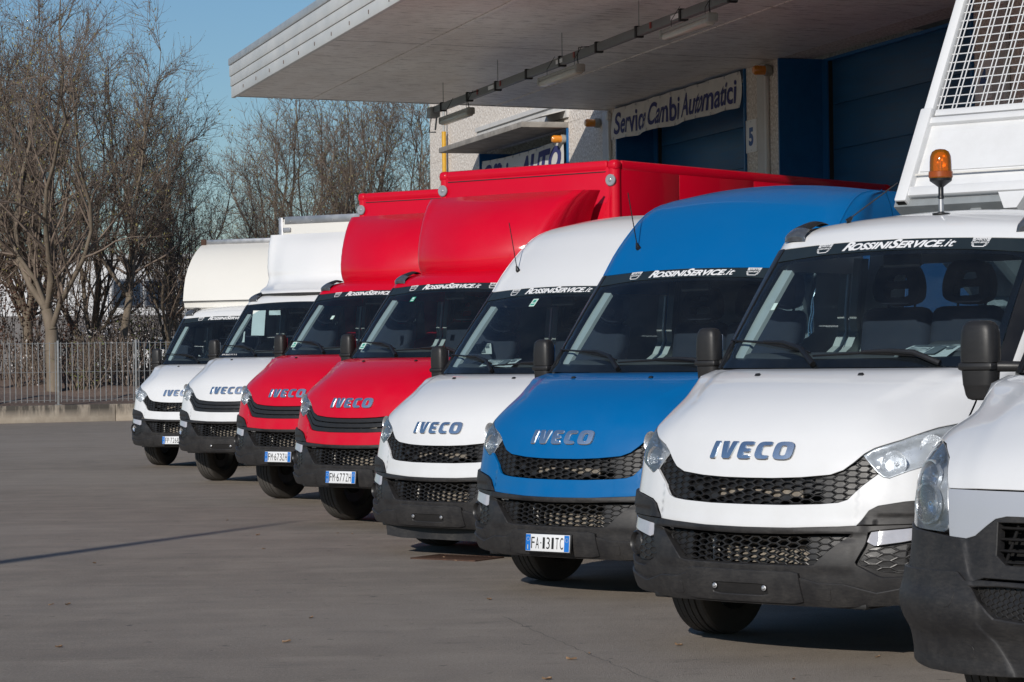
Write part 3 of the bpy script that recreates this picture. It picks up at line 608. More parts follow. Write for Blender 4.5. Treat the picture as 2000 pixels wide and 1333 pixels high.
mb = MB(); mb.box((0, .10, 1.27), (.011, .032, 1.52), 0); barm = mb.mesh('fence bar', [M_GALV]); mb = MB(); mb.box((0, .10, 1.24), (.045, .05, 1.66), 0, .004); mb.box((0, .1, .445), (.14, .12, .012), 0); postm = mb.mesh('fence post', [M_GALV])
for k in range(75): link('bar', barm, fe, (-2.2 + k * .1465, 0, 0))
for k in range(12): link('post', postm, fe, (-3.0 + .43 + .475 * 0 + k * 2.05 - 4.1, 0, 0))
for z in (.56, 1.27, 2.0):
    mb = MB(); mb.tube([(-8, .10, z), (14, .10, z)], .006, 6, 0); link('rail', mb.mesh('fence rail', [M_GALV]), fe)
# ------------------------------------------------------------------ parts shared by the row of vans (each mesh is built once)
LIB = {}
def lib(key, build, mats, angle=38):
    """mats may hold the word 'paint' where the van's own colour goes"""
    if key not in LIB:
        mb = MB(); build(mb); LIB[key] = (mb.mesh(key, [m if m != 'paint' else WHITE for m in mats], angle), [m == 'paint' for m in mats])
    return LIB[key]
def part(parent, name, key, build, mats, pnt=None, angle=38, loc=None):
    me, flags = lib(key, build, mats, angle); o = link(name, me, parent, loc)
    if pnt is not None:
        for i, f in enumerate(flags):
            if f: o.material_slots[i].link = 'OBJECT'; o.material_slots[i].material = pnt
    return o
sm = lambda a, b, x: (lambda t: t * t * (3 - 2 * t))(np.clip((x - a) / (b - a), 0, 1))

HOOD_LO = [(0, .924), (.15, .925), (.30, .931), (.45, .945), (.512, .968), (.557, 1.004), (.605, 1.050), (.65, 1.078), (.758, 1.117), (.875, 1.176), (.945, 1.199)]
HOOD_UP = [(0, 1.464), (.3, 1.464), (.6, 1.464), (.875, 1.463), (.925, 1.33)]
GR_LO = [(0, .792), (.22, .793), (.41, .800), (.495, .808), (.54, .823), (.605, .890), (.677, .951)]
GR_UP = [(0, .918), (.15, .919), (.30, .925), (.45, .939), (.516, .962), (.561, .998), (.600, 1.038)]
HL = [(.605, 1.037), (.683, .952), (.705, .936), (.73, .930), (.81, .965), (.93, 1.010), (1.035, 1.060), (1.062, 1.10), (1.035, 1.150), (.935, 1.187), (.875, 1.166), (.758, 1.109), (.65, 1.070)]
FP_LO = [(0, .676), (.25, .678), (.5, .688), (.590, .694), (.617, .729), (.645, .769), (.688, .793), (.80, .814), (.93, .827), (1.06, .838)]
FP_UP = [(0, .787), (.22, .788), (.41, .795), (.50, .803), (.545, .818), (.610, .887), (.682, .946), (.705, .930), (.732, .924), (.81, .959), (.93, 1.004), (1.05, 1.060)]
LG_LO = [(0, .486), (.20, .487), (.352, .489), (.40, .497), (.456, .555), (.518, .610), (.572, .650)]
LG_UP = [(0, .640), (.25, .642), (.50, .649)]
FOG = soften([(.610, .505), (.656, .590), (.80, .606), (.945, .622), (.955, .500), (.83, .458), (.735, .462)], 1, .12)
DRL = [(.648, .618), (.662, .664), (.80, .678), (.94, .694), (.94, .650), (.80, .617), (.685, .598)]
def crease_v(s): return np.interp(np.abs(s), [0, .35, .43, .55, .70, .83, 1.1], [.430, .430, .408, .405, .366, .395, .44])
POCKET = soften([(.597, .505), (.642, .603), (.648, .668), (.80, .686), (.955, .699), (.966, .49), (.83, .440), (.722, .436)], 1, .10)
def bump_disp(s, v):
    a = np.abs(s); d = .016 * sm(.640, .652, v) * sm(.66, .60, a)
    return d + .008 * sm(.62, .56, a) * sm(.44, .50, v) * sm(.64, .60, v)
CREASE = [(0, .430), (.335, .430), (.352, .428), (.425, .408), (.55, .405), (.70, .366), (.83, .395), (.97, .418), (1.10, .44)]
def hood_disp(s, v):
    line = np.interp(v, [1.15, 1.30, 1.44], [.66, .60, .735]); return .015 * sm(.06, -.06, np.abs(s) - line) * sm(1.12, 1.36, v) * sm(1.475, 1.44, v)

LETTERS = {  # outlines of the five chrome letters, 0..180 high, already slanted
 'I': ([(0, 0), (54, 0), (86, 180), (32, 180)], []),
 'V': ([(118, 180), (126, 14), (140, 0), (200, 0), (214, 12), (270, 180), (214, 180), (180, 48), (173, 180)], []),
 'E': ([(283, 26), (293, 8), (310, 0), (402, 0), (406, 36), (345, 37), (338, 44), (342, 72), (398, 72), (402, 107), (348, 107), (352, 136), (362, 142), (422, 142), (428, 180), (330, 180), (306, 168), (294, 142)], []),
 'C': ([(450, 44), (460, 16), (486, 0), (572, 0), (577, 36), (522, 37), (507, 50), (514, 122), (532, 141), (592, 142), (598, 180), (512, 180), (478, 162), (461, 124)], []),
 'O': ([(617, 40), (630, 10), (662, -2), (735, -2), (772, 14), (788, 50), (796, 130), (786, 166), (752, 182), (680, 182), (644, 166), (628, 128)], [[(671, 48), (684, 37), (716, 37), (730, 50), (738, 128), (726, 142), (698, 142), (682, 130)]])}
def letter(ch, s0=-.258, v0=1.014, wd=.508, hg=.086, skin=None):
    def b(mb):
        poly, holes = LETTERS[ch]; f = lambda P: [(s0 + x / 796 * wd, v0 + (y + 2) / 184 * hg) for x, y in P]
        P = soften(f(poly), 1, .08) if ch in 'IV' else soften(f(poly), 1, .2)
        H = [soften(f(h), 1, .25) for h in holes]; sk = skin or LOW
        patch(mb, sk, P, H, off=.014, thick=.018, res=.02, chamfer=.0065)
    return b

def wheel(parent, x, y, z, side, key='w', r=.352, w_=.225):
    def tyre(mb):
        pr = [(r * .60, -w_ * .46), (r * .70, -w_ * .50), (r * .88, -w_ * .50), (r * .965, -w_ * .45)]
        h = -w_ * .43
        for i in range(5):                                   # tread ribs with grooves between them
            a = -w_ * .43 + i * w_ * .86 / 5; b_ = a + w_ * .86 / 5 - .008
            pr += [(r * (.985 if i in (0, 4) else 1.0), a), (r * (.985 if i in (0, 4) else 1.0), b_)]
            if i < 4: pr += [(r * .965, b_ + .0015), (r * .965, b_ + .0065)]
        pr += [(r * .965, w_ * .45), (r * .88, w_ * .50), (r * .70, w_ * .50), (r * .60, w_ * .46)]
        mb.lathe(pr, 56, 0, Matrix.Rotation(math.pi / 2, 4, 'Y'))
    def rim(mb):
        mb.lathe([(r * .60, w_ * .44), (r * .585, w_ * .46), (r * .55, w_ * .40), (r * .50, w_ * .20), (r * .42, w_ * .16), (r * .30, w_ * .26), (r * .22, w_ * .40), (r * .20, w_ * .44), (.0001, w_ * .45)], 40, 0, Matrix.Rotation(math.pi / 2, 4, 'Y'))
        mb.lathe([(r * .60, -w_ * .44), (r * .5, -w_ * .2), (.0001, -w_ * .1)], 40, 0, Matrix.Rotation(math.pi / 2, 4, 'Y'))
        for k in range(6):
            t = 2 * math.pi * k / 6; mb.lathe([(.0001, w_ * .45), (.016, w_ * .44), (.016, w_ * .36)], 6, 0, Matrix.Translation((0, r * .36 * math.cos(t), r * .36 * math.sin(t))) @ Matrix.Rotation(math.pi / 2, 4, 'Y'))
    e = part(parent, 'wheel', 'hub' + key, lambda mb: mb.lathe([(.0001, -.12), (.09, -.1), (.09, .06), (.0001, .09)], 20, 0, Matrix.Rotation(math.pi / 2, 4, 'Y')), [M_CHASSIS], loc=(x, y, z + r))
    part(e, 'tyre', 'tyre' + key, tyre, [M_TYRE], angle=25); o = part(e, 'rim', 'rim' + key, rim, [M_RIM])
    if side < 0: o.scale.x = -1
    return e

def mirror_parts(parent, side, cx=1.075, sz=.80):
    sx = side; ck = '%.3f' % cx
    def shell(mb, prof, p=.62, ex=1.0):
        V = []; n = 30
        for r_, h in prof:
            for k in range(n):
                t = 2 * math.pi * k / n; c, s_ = math.cos(t), math.sin(t); V.append((sx * cx + math.copysign(abs(c) ** p, c) * r_ * sz, 1.28 + math.copysign(abs(s_) ** p, s_) * r_ * .70 * (.5 + .5 * sz), h))
        mb.add(V, [(i * n + k, i * n + (k + 1) % n, (i + 1) * n + (k + 1) % n, (i + 1) * n + k) for i in range(len(prof) - 1) for k in range(n)], 0, True)
    def upper(mb): shell(mb, [(.088, 1.518), (.090, 1.54), (.0895, 1.60), (.086, 1.65), (.079, 1.678), (.066, 1.694), (.045, 1.702), (.0001, 1.704)])
    def band(mb):
        mb.box((sx * cx, 1.28, 1.500), (.182 * sz, .128 * (.5 + .5 * sz), .036), 0, .014, seg=2)
        mb.tube([(sx * (cx - .05), 1.29, 1.50), (sx * .98, 1.32, 1.498), (sx * .915, 1.40, 1.49)], [.026, .024, .03], 10, 0)
        mb.tube([(sx * (cx - .04), 1.30, 1.40), (sx * .985, 1.34, 1.40), (sx * .915, 1.42, 1.39)], [.018, .018, .024], 8, 0)
        mb.box((sx * .925, 1.44, 1.45), (.03, .12, .16), 0, .012)
    def lower(mb):
        shell(mb, [(.0001, 1.350), (.040, 1.351), (.060, 1.358), (.070, 1.375), (.078, 1.412), (.0795, 1.414), (.081, 1.42), (.086, 1.482)])
    k = ('l' if side < 0 else 'r') + ck
    u = part(parent, 'wing_mirror', 'mirror shell' + k, upper, [M_MIRROR], angle=60)
    part(u, 'mirror_arm', 'mirror arm' + k, band, [M_MIRROR]); part(u, 'lower_shell', 'mirror lower' + k, lower, [M_MIRROR])
    part(u, 'mirror_glass', 'mirror glass' + k, lambda mb: mb.box((sx * cx, 1.3405, 1.60), (.13 * sz, .008, .13), 0, .003), [M_CHROME])

def seat_parts(root, x, y, headrest=True):
    def cushion(mb): mb.box((0, -.30, .98), (.46, .52, .14), 0, .05, seg=3)
    def back(mb): mb.box((0, 0, 1.42), (.46, .16, .80), 0, .07, rot=Matrix.Rotation(rad(-10), 4, 'X'), seg=3)
    def rest(mb):
        out = [(-.145, 0), (.145, 0), (.165, .12), (.12, .235), (.06, .255), (-.06, .255), (-.12, .235), (-.165, .12)]
        h1 = soften([(-.085, .045), (.085, .045), (.085, .105), (-.085, .105)], 1, .15); h2 = soften([(-.072, .140), (.072, .140), (.055, .190), (-.055, .190)], 1, .15)
        mb.prism(soften(out, 2), (0, .02, 1.83), (1, 0, 0), (0, .1, .995), .085, 0, [h1, h2])
        for q in (-.09, .09): mb.tube([(q, .10, 1.74), (q, .09, 1.86)], .008, 6, 0)
    s_ = part(root, 'seat', 'seat cushion', cushion, [M_SEAT], loc=(x, y, 0)); part(s_, 'backrest', 'seat back', back, [M_SEAT])
    if headrest: part(s_, 'headrest', 'seat headrest', rest, [M_SEAT])

def plate_parts(root, left, right_blank=False):
    W, H = .36, .11
    M = lambda P: (np.array(P)[:, :1] * np.array([[1, 0, 0]]) + np.array(P)[:, 1:2] * np.array([[0, .085, .996]]))
    o0 = np.array([0, -.046, .386]); up = np.array([0, .085, .996]); rt = np.array([1.0, 0, 0]); nrm = np.cross(rt, up)
    mb = MB(); R = Matrix.Rotation(rad(-4.9), 4, 'X')
    mb.box(o0 + nrm * -.008, (W + .014, .010, H + .014), 1, .003, rot=R); mb.box(o0, (W, .008, H), 0, .003, rot=R)
    pl = link('number_plate', mb.mesh('number plate', [M_PLATE, M_TRIM]), root)
    d = .0052
    def flat(P, off=d): P = np.asarray(P, float); return o0 + P[:, :1] * rt + P[:, 1:2] * up + nrm * off
    for a in (-W / 2 + .002, W / 2 - .042): mb = MB(); mb.add(flat([(a, -H / 2 + .003), (a + .040, -H / 2 + .003), (a + .040, H / 2 - .003), (a, H / 2 - .003)]), [(0, 1, 2, 3)]); link('blue_band', mb.mesh('plate band', [M_PLATEB]), pl)
    mb = MB()
    V, Fc = text_shape('I', .012); V = V * [.030, .030]; V[:, 0] += -W / 2 + .018; V[:, 1] += -H / 2 + .012; mb.add(flat(V, d + .0006), Fc)
    for cx, cy, rr in ((-W / 2 + .022, .022, .012), (W / 2 - .022, .022, .012)):
        for k in range(12):
            t = 2 * math.pi * k / 12; q = .0022; p = np.array([cx + rr * math.cos(t), cy + rr * math.sin(t)])
            mb.add(flat([p + (-q, 0), p + (0, -q), p + (q, 0), p + (0, q)], d + .0006), [(0, 1, 2, 3)])
    link('plate_mark', mb.mesh('plate marks', [simple('plate stars', (.62, .60, .40), .5)] if 'plate stars' not in MATS else [MATS['plate stars']]), pl)
    mb = MB(); x = -W / 2 + .048
    for ch in left:
        if ch == ' ':
            q = .004; p = np.array([x + .006, 0]); mb.add(flat([p + (-q, -q), p + (q, -q), p + (q, q), p + (-q, q)], d + .0006), [(0, 1, 2, 3)]); x += .016; continue
        V, Fc = text_shape(ch, -.002); wd = V[:, 0].max(); k = (.0270 if ch not in '1I' else .018) / wd
        V = V * [k, .075 / max(.95, V[:, 1].max())]; V[:, 0] += x + (.005 if ch in '1I' else 0); V[:, 1] += -.0375; mb.add(flat(V, d + .0006), Fc); x += .0365
    link('plate_text', mb.mesh('plate text', [M_BLACK]), pl)

def strip_parts(root):
    def band(mb): patch(mb, MID, [(-.842, 2.098), (-.5, 2.112), (0, 2.116), (.5, 2.112), (.842, 2.098), (.836, 2.172), (0, 2.177), (-.836, 2.172)], off=.0035, thick=.002, res=.05)
    def words(mb):
        V, Fc = run_text([('R', .049, .035, .30, 1.0, -.007), ('OSSINI', .0375, .04, .30, 1.0, -.006), ('S', .049, .035, .30, 1.0, -.010), ('ERVICE', .0375, .04, .30, 1.0, -.006), ('.it', .043, .012, .30, 1.0, 0)])
        k = .748 / V[:, 0].max(); V[:, 0] = V[:, 0] * k - .364; V[:, 1] += 2.1265
        on_skin(mb, MID, V, Fc, 0, .0050)
    def emblem(mb):
        for cx in (-.512, .530):
            def quad(P): P = np.array(P) * [.0007, .0007] + [cx, 2.1225]; on_skin(mb, MID, P, [tuple(range(len(P)))], 0, .0050)
            for y, a in ((60, 74), (49, 72)):                  # grille-shaped emblem: side bars, name line, lower bars
                quad([(-a, y), (-a + 26, y), (-a + 24, y + 8), (-a - 2, y + 8)]); quad([(a - 26, y), (a, y), (a + 2, y + 8), (a - 24, y + 8)])
            quad([(-76, 70), (76, 70), (78, 75), (-78, 75)]); quad([(-66, 20), (-46, 20), (-48, 26), (-68, 26)]); quad([(46, 20), (66, 20), (68, 26), (48, 26)])
            quad([(-60, 9), (-38, 9), (-42, 16), (-63, 16)]); quad([(38, 9), (60, 9), (63, 16), (42, 16)]); quad([(-46, 0), (46, 0), (52, 6), (-52, 6)])
            for body, h, y, wd in (('IVECO', .0125, .036, .064), ('ROSSINI SERVICE', .0085, .0215, .106)):
                V, Fc = text_shape(body, .03, .25); V[:, 1] *= h; V[:, 0] *= wd / V[:, 0].max(); V[:, 0] += cx - wd / 2; V[:, 1] += 2.1225 + y; on_skin(mb, MID, V, Fc, 0, .0052)
    b = part(root, 'sun_strip', 'sun strip', band, [M_STRIP]); part(b, 'strip_lettering', 'strip words', words, [M_LETTER]); part(b, 'strip_emblem', 'strip emblem', emblem, [M_LETTER])

def van(label, group, px, py, yaw, dz, pnt, roof='low', grille='hex', plate=None, strip=True, fog='dark', bolts=False, lamps=True, antenna=None, category='van', name='delivery_van', roof_paint=None, nose='new'):
    root = thing(name, label, category, (px, py, dz), -rad(yaw), group)
    P = lambda nm, key, b, mats, **k: part(root, nm, key, b, mats, pnt, **k)
    # --- nose
    if nose == 'new':
        P('hood', 'hood', lambda mb: patch(mb, LOW, mirror(HOOD_LO, HOOD_UP), vs=1.8, res=.026, disp=hood_disp, thick=.02), ['paint'])
        P('front_panel', 'front panel', lambda mb: patch(mb, LOW, mirror(FP_LO, FP_UP), res=.024, thick=.02, disp=lambda s, v: .006 * sm(.665, .70, v) * sm(.60, .58, np.abs(s))), ['paint'])
        for ch in 'IVECO': P('badge_letter', 'letter ' + ch, letter(ch), [M_CHROME])
    for sg, k in ((1, 'r'), (-1, 'l')):
        f = (lambda poly: poly) if sg > 0 else flipx
        if nose != 'new': nose_old_side(root, P, sg, k, f)
        else:
            y2s = lambda y: 1.10 + (y - .61) * .5 / .94
            arch = [(y2s(1.05 - .44 * math.cos(t)), .36 + .44 * math.sin(t)) for t in np.linspace(.45, math.pi, 15)]
            fend = [(1.064, .842), (1.095, .83), (1.10, .60)] + arch + [(1.615, .36), (1.615, 1.462), (.884, 1.462), (.933, 1.33), (.953, 1.203), (1.04, 1.162), (1.068, 1.10)]
            fender = P('fender', 'fender' + k, lambda mb: patch(mb, LOW, f(fend), vs=1.3, res=.05), ['paint'])
            h = P('headlight', 'headlight base' + k, lambda mb: patch(mb, LOW, f(HL), off=-.055, thick=.03, res=.016, disp=lambda s, v: .045 * sm(.035, 0, near_poly(np.stack([np.abs(s), v], 1), HL)[1])), [M_HLHOUSE])
            def bowl(c, r_):
                def b(mb):
                    p, n_ = LOW.pn([sg * c[0]], [c[1]], -.018); zax = Vector((-.15 * sg * -1 * 0 + n_[0][0] * .35, -1, .0)).normalized(); q = Vector((0, 0, 1)).rotation_difference(zax).to_matrix().to_4x4()
                    M = Matrix.Translation(p[0]) @ q; mb.lathe([(r_, 0), (r_ * .93, -.004), (r_ * .82, -.02), (r_ * .55, -.045), (r_ * .22, -.06), (.0001, -.06)], 28, 0, M); mb.lathe([(.0001, -.012), (.008, -.016), (.012, -.03), (.012, -.06)], 12, 1, M)
                return b
            P2 = lambda nm, key, b, mats: part(h, nm, key, b, mats)
            P2('reflector', 'reflector a' + k, bowl((.748, 1.002), .066), [M_REFL, M_CHROME]); P2('reflector', 'reflector b' + k, bowl((.885, 1.085), .062), [M_REFL, M_CHROME]); P2('reflector', 'reflector c' + k, bowl((.985, 1.105), .036), [M_REFL, M_AMBER])
            P2('lens', 'headlight lens' + k, lambda mb: patch(mb, LOW, f(HL), off=.0, thick=.012, res=.03), [M_LENS])
            tr = [(.597, .697), (.624, .731), (.651, .767), (.692, .788), (.80, .808), (.93, .821), (1.092, .832), (1.097, .712), (.80, .702), (.66, .698)]
            P('bumper_trim', 'bumper trim' + k, lambda mb: patch(mb, LOW, f(tr), off=.004, thick=.02, res=.018, disp=lambda s, v: .012 * sm(.0, .035, np.abs(s) - .60) - .008 * sm(.0, .01, .745 - v) * sm(0, .01, np.abs(s) - .675)), [M_PLASTIC])
            P('daytime_light', 'daytime light' + k, lambda mb: patch(mb, LOW, f(DRL), off=-.014, thick=.03, res=.02, disp=lambda s, v: .010 * sm(.66, .70, np.abs(s))), [M_DRL])
            fg = P('fog_light_grille', 'fog grille' + k, lambda mb: hexgrid(mb, LOW, f(FOG), .062, .036, -.030, .012, lambda a, b: True, mat=0, floor=0), [M_GRILLE])
            def ring(mb):
                p, n_ = LOW.pn([sg * .872], [.548], -.03); q = Vector((0, 0, 1)).rotation_difference(Vector(n_[0]) * .5 + Vector((0, -.5, 0))).to_matrix().to_4x4(); M = Matrix.Translation(p[0]) @ q
                mb.lathe([(.064, -.015), (.066, .012), (.058, .020), (.050, .010), (.047, -.006)], 28, 0, M); mb.lathe([(.047, -.004), (.035, .000 if fog == 'dark' else -.012), (.0001, .002 if fog == 'dark' else -.018)], 24, 1, M)
            part(fg, 'fog_light', 'fog light' + k + fog, ring, [M_GRILLE, M_PLASTIC if fog == 'dark' else M_REFL])
            P('washer_nozzle', 'nozzle' + k, lambda mb: mb.add(*(lambda p: (np.array([p + np.array(d) * .016 for d in ((-1, -.6, 0), (1, -.6, 0), (.7, 1.1, .25), (-.7, 1.1, .25), (-.6, -.4, .8), (.6, -.4, .8), (.4, .6, .9), (-.4, .6, .9))]), [(4, 5, 6, 7), (0, 1, 5, 4), (1, 2, 6, 5), (2, 3, 7, 6), (3, 0, 4, 7)]))(LOW.pn([sg * .333], [1.420], .014)[0][0]), 0, True), [M_TRIM], angle=80)
        # --- cab side
        def door(mb):
            patch(mb, LOW, f([(1.622, .40), (2.598, .40), (2.598, 1.466), (1.622, 1.466)]), res=.09)
            patch(mb, MID, f([(1.045, 1.474), (2.598, 1.474), (2.598, 2.178), (1.045, 2.178)]), [f([(1.135, 1.52), (2.28, 1.50), (2.28, 2.06), (1.16, 2.06)])], res=.07)
        dr = P('door', 'door' + k, door, ['paint'])
        part(dr, 'side_window', 'side window' + k, lambda mb: patch(mb, MID, f([(1.135, 1.52), (2.28, 1.50), (2.28, 2.06), (1.16, 2.06)]), off=-.012, thick=.005, res=.09), [M_SIDE])
        part(dr, 'door_handle', 'door handle' + k, lambda mb: mb.box((sg * 1.02, 2.42, 1.20), (.03, .16, .035), 0, .01), [M_TRIM])
        P('windscreen_pillar', 'pillar' + k, lambda mb: patch(mb, MID, f([(.944, 1.473), (1.041, 1.473), (1.041, 2.178), (.936, 2.178)]), res=.04), ['paint'])
        P('windscreen_seal', 'seal' + k, lambda mb: patch(mb, MID, f([(.893, 1.472), (.941, 1.472), (.932, 2.178), (.848, 2.178), (.862, 1.9)]), off=.006, thick=.02, res=.03), [M_TRIM])
        P('pillar_lining', 'pillar lining' + k, lambda mb: (patch(mb, MID, f([(.785 if sg < 0 else .845, 1.545), (.878, 1.56), (.845, 2.085), (.755 if sg < 0 else .815, 2.075), (.765 if sg < 0 else .83, 1.8)]), off=-.045, thick=.03, res=.04), patch(mb, MID, f([(2.24, 1.5), (2.50, 1.5), (2.50, 2.16), (2.24, 2.16)]), off=-.03, thick=.05, res=.1)), [M_PILLAR])
        mirror_parts(root, sg, *((1.165, .95) if nose != 'new' else (1.075, .80)))
    # --- grilles
    if nose != 'new': nose_old(root, P)
    else:
        if grille == 'hex':
            g = P('upper_grille', 'upper grille hex', lambda mb: hexgrid(mb, LOW, mirror(GR_LO, GR_UP), .0555, .0305, -.012, .020, lambda a, b: abs(a) > .415 or RNG.random() < .04, lambda s: .12 * s * s, 0, 0), [M_GRILLE])
        else:
            def slats(mb):
                for lo, hi in ((.00, .26), (.36, .62), (.72, .98)):
                    n = 33; S = np.linspace(-.66, .66, n)
                    vlo = np.interp(np.abs(S), *zip(*GR_LO)); vhi = np.interp(np.abs(S), *zip(*GR_UP))
                    q = list(zip(S, vlo + (vhi - vlo) * lo)) + list(zip(S[::-1], (vlo + (vhi - vlo) * hi)[::-1])); patch(mb, LOW, q, off=-.006, thick=.03, res=.03)
                hexgrid(mb, LOW, mirror(GR_LO, GR_UP), .0555, .0325, -.030, .016, lambda a, b: True, lambda s: .12 * s * s, 0, 0)
            g = P('upper_grille', 'upper grille slats', slats, [M_GRILLE])
        part(g, 'grille_backing', 'grille backing', lambda mb: patch(mb, LOW, mirror([(0, .77), (.66, .92)], [(0, .935), (.45, .95), (.62, 1.05)]), off=-.042, thick=.01, res=.06), [M_TRIM])
        part(g, 'radiator', 'upper radiator', lambda mb: mb.box((.06, .115, .845), (.50, .012, .035), 0), [M_FINS])
        lg = P('lower_grille', 'lower grille', lambda mb: hexgrid(mb, LOW, mirror(LG_LO, LG_UP), .055, .0318, -.034, .026, lambda a, b: abs(a) > .34, lambda s: .10 * s * s, 0, 0), [M_GRILLE])
        part(lg, 'intercooler', 'intercooler', lambda mb: mb.box((.09, .17, .525), (.56, .02, .075), 0), [M_FINS]); part(lg, 'bracket', 'front bracket', lambda mb: mb.box((-.245, .14, .545), (.035, .02, .14), 0, .006), [M_BRACKET]); part(lg, 'tow_eye', 'tow eye', lambda mb: mb.tube([(-.24, .13, .56), (-.22, .12, .53), (-.24, .13, .50)], .016, 8, 0), [M_BRACKET])
        P('engine_bay_blackout', 'engine bay blackout', lambda mb: (mb.box((0, .78, .70), (1.4, .6, .74), 0), mb.box((0, .24, .66), (1.1, .02, .5), 0)), [M_DARK])  # black boxes added to block light behind the grilles
        bump_lo = [(0, .300), (.33, .298), (.47, .295), (.62, .302), (.80, .312), (.95, .335), (1.06, .36), (1.11, .42)]; bump_up = [(0, .671), (.25, .673), (.5, .683), (.60, .689), (.70, .694), (.93, .702), (1.10, .708)]
        bm_ = P('bumper', 'bumper', lambda mb: patch(mb, LOW, mirror([(s_, v - .006) for s_, v in CREASE], bump_up), [mirror([(s_ * 1.012, v) for s_, v in LG_LO], [(s_, v + .003) for s_, v in LG_UP]), POCKET, flipx(POCKET)], res=.016, disp=bump_disp, thick=.05, chamfer=.005), [M_PLASTIC], angle=60)
        taper = lambda s_, v: -.015 * sm(.76, .98, np.abs(s_))
        part(bm_, 'bumper_skirt', 'bumper skirt', lambda mb: patch(mb, LOW, mirror(bump_lo, CREASE), [mirror([(0, .314), (.330, .314)], [(0, .468), (.33, .468)])] if False else [], off=.020, res=.016, disp=taper, thick=.05, chamfer=.006), [M_PLASTIC])
        rec = soften([(-.168, .343), (.168, .343), (.168, .403), (-.168, .403)], 2, .12)
        part(bm_, 'plate_panel', 'plate panel', lambda mb: patch(mb, LOW, soften([(-.345, .316), (.345, .316), (.330, .462), (-.330, .462)], 1, .06), [rec], off=.033, res=.016, thick=.030, chamfer=.005), [M_PLASTIC])
        part(bm_, 'plate_recess', 'plate recess', lambda mb: patch(mb, LOW, [(-.18, .335), (.18, .335), (.18, .41), (-.18, .41)], off=.0225, thick=.004, res=.03), [M_GRILLE])
        for q in ((-1, 'l'), (1, 'r')): part(bm_, 'light_pocket', 'light pocket' + q[1], lambda mb: patch(mb, LOW, POCKET if q[0] > 0 else flipx(POCKET), off=-.036, thick=.004, res=.03), [M_PLASTIC])
        part(bm_, 'under_tray', 'under tray', lambda mb: mb.box((0, .42, .292), (1.30, .55, .03), 0, .01), [M_CHASSIS])
        [part(bm_, 'cover_cap', 'cover cap %s' % a, lambda mb: patch(mb, LOW, soften([(a, .330), (a + .085, .328), (a + .085, .388), (a, .390)], 1, .1), off=.0235, thick=.004, res=.03), [M_PLASTIC]) for a in (-.475, .40)]
        if bolts:
            for q in (-.150, .150): P('plate_bolt', 'plate bolt %s' % q, lambda mb: mb.lathe([(.0001, .012), (.007, .010), (.0085, .004), (.014, .002), (.014, 0)], 14, 0, Matrix.Translation((q, -.014, .374)) @ Matrix.Rotation(math.pi / 2, 4, 'X')), [M_ALU])
        if plate: plate_parts(root, plate)
    # --- glass
    ws = [(-.888, 1.474), (0, 1.474), (.888, 1.474), (.858, 1.9), (.842, 2.176), (0, 2.179), (-.842, 2.176), (-.858, 1.9)]
    wsc = P('windscreen', 'windscreen', lambda mb: patch(mb, MID, ws, thick=.004, res=.06), [M_GLASS])
    part(wsc, 'screen_border', 'screen border', lambda mb: patch(mb, MID, ws, [soften([(-.850, 1.535), (-.4, 1.526), (.0, 1.524), (.4, 1.526), (.850, 1.535), (.822, 1.9), (.805, 2.09), (0, 2.10), (-.805, 2.09), (-.822, 1.9)], 1, .1)], off=-.006, thick=.002, res=.05), [M_FRIT])
    if strip: strip_parts(root)
    else: P('screen_shade', 'screen shade', lambda mb: patch(mb, MID, [(-.84, 2.105), (.84, 2.105), (.836, 2.172), (-.836, 2.172)], off=-.0095, thick=.002, res=.08), [M_FRIT])
    P('wiper', 'wiper l', lambda mb: (skin_tube(mb, MID, [(-.885, 1.628), (-.565, 1.606), (-.28, 1.564), (-.175, 1.544)], .014, [.006, .009, .009, .006], 6), skin_tube(mb, MID, [(-.565, 1.606), (-.40, 1.594), (-.24, 1.556), (-.11, 1.478)], [.022, .028, .032, .02], [.008, .012, .015, .017], 8)), [M_TRIM])
    P('wiper', 'wiper r', lambda mb: (skin_tube(mb, MID, [(-.145, 1.527), (.16, 1.540), (.455, 1.527), (.53, 1.517)], .014, [.006, .009, .009, .006], 6), skin_tube(mb, MID, [(.16, 1.540), (.33, 1.540), (.47, 1.528), (.625, 1.478)], [.022, .028, .032, .02], [.008, .012, .015, .017], 8)), [M_TRIM])
    # --- roof
    rp = roof_paint or pnt
    if roof == 'low':
        part(root, 'roof', 'low roof', lambda mb: patch(mb, LROOF, [(-2.598, 2.183), (2.598, 2.183), (2.598, 2.9), (-2.598, 2.9)], res=.07), ['paint'], rp)
        if lamps:
            for sg, k in ((1, 'r'), (-1, 'l')):
                f = (lambda poly: poly) if sg > 0 else flipx
                dome = lambda s, v: .044 * np.sqrt(np.clip(1 - ((np.abs(s) - .79) / .085) ** 2, 0, 1)) * sm(2.205, 2.245, v) * sm(2.42, 2.36, v)
                ba = P('marker_lamp', 'marker base' + k, lambda mb: patch(mb, LROOF, f([(.715, 2.285), (.868, 2.285), (.862, 2.372), (.80, 2.41), (.725, 2.40)]), disp=dome, thick=.004, res=.015), [M_TRIM])
                part(ba, 'lens', 'marker lens' + k, lambda mb: patch(mb, LROOF, f([(.712, 2.215), (.866, 2.222), (.868, 2.282), (.715, 2.282)]), disp=dome, thick=.004, res=.015), [M_MARK])
    else:
        part(root, 'roof', 'high roof', lambda mb: patch(mb, HROOF, [(-2.598, 2.183), (2.598, 2.183), (2.598, 2.95), (-2.598, 2.95)], res=.07), ['paint'], rp)
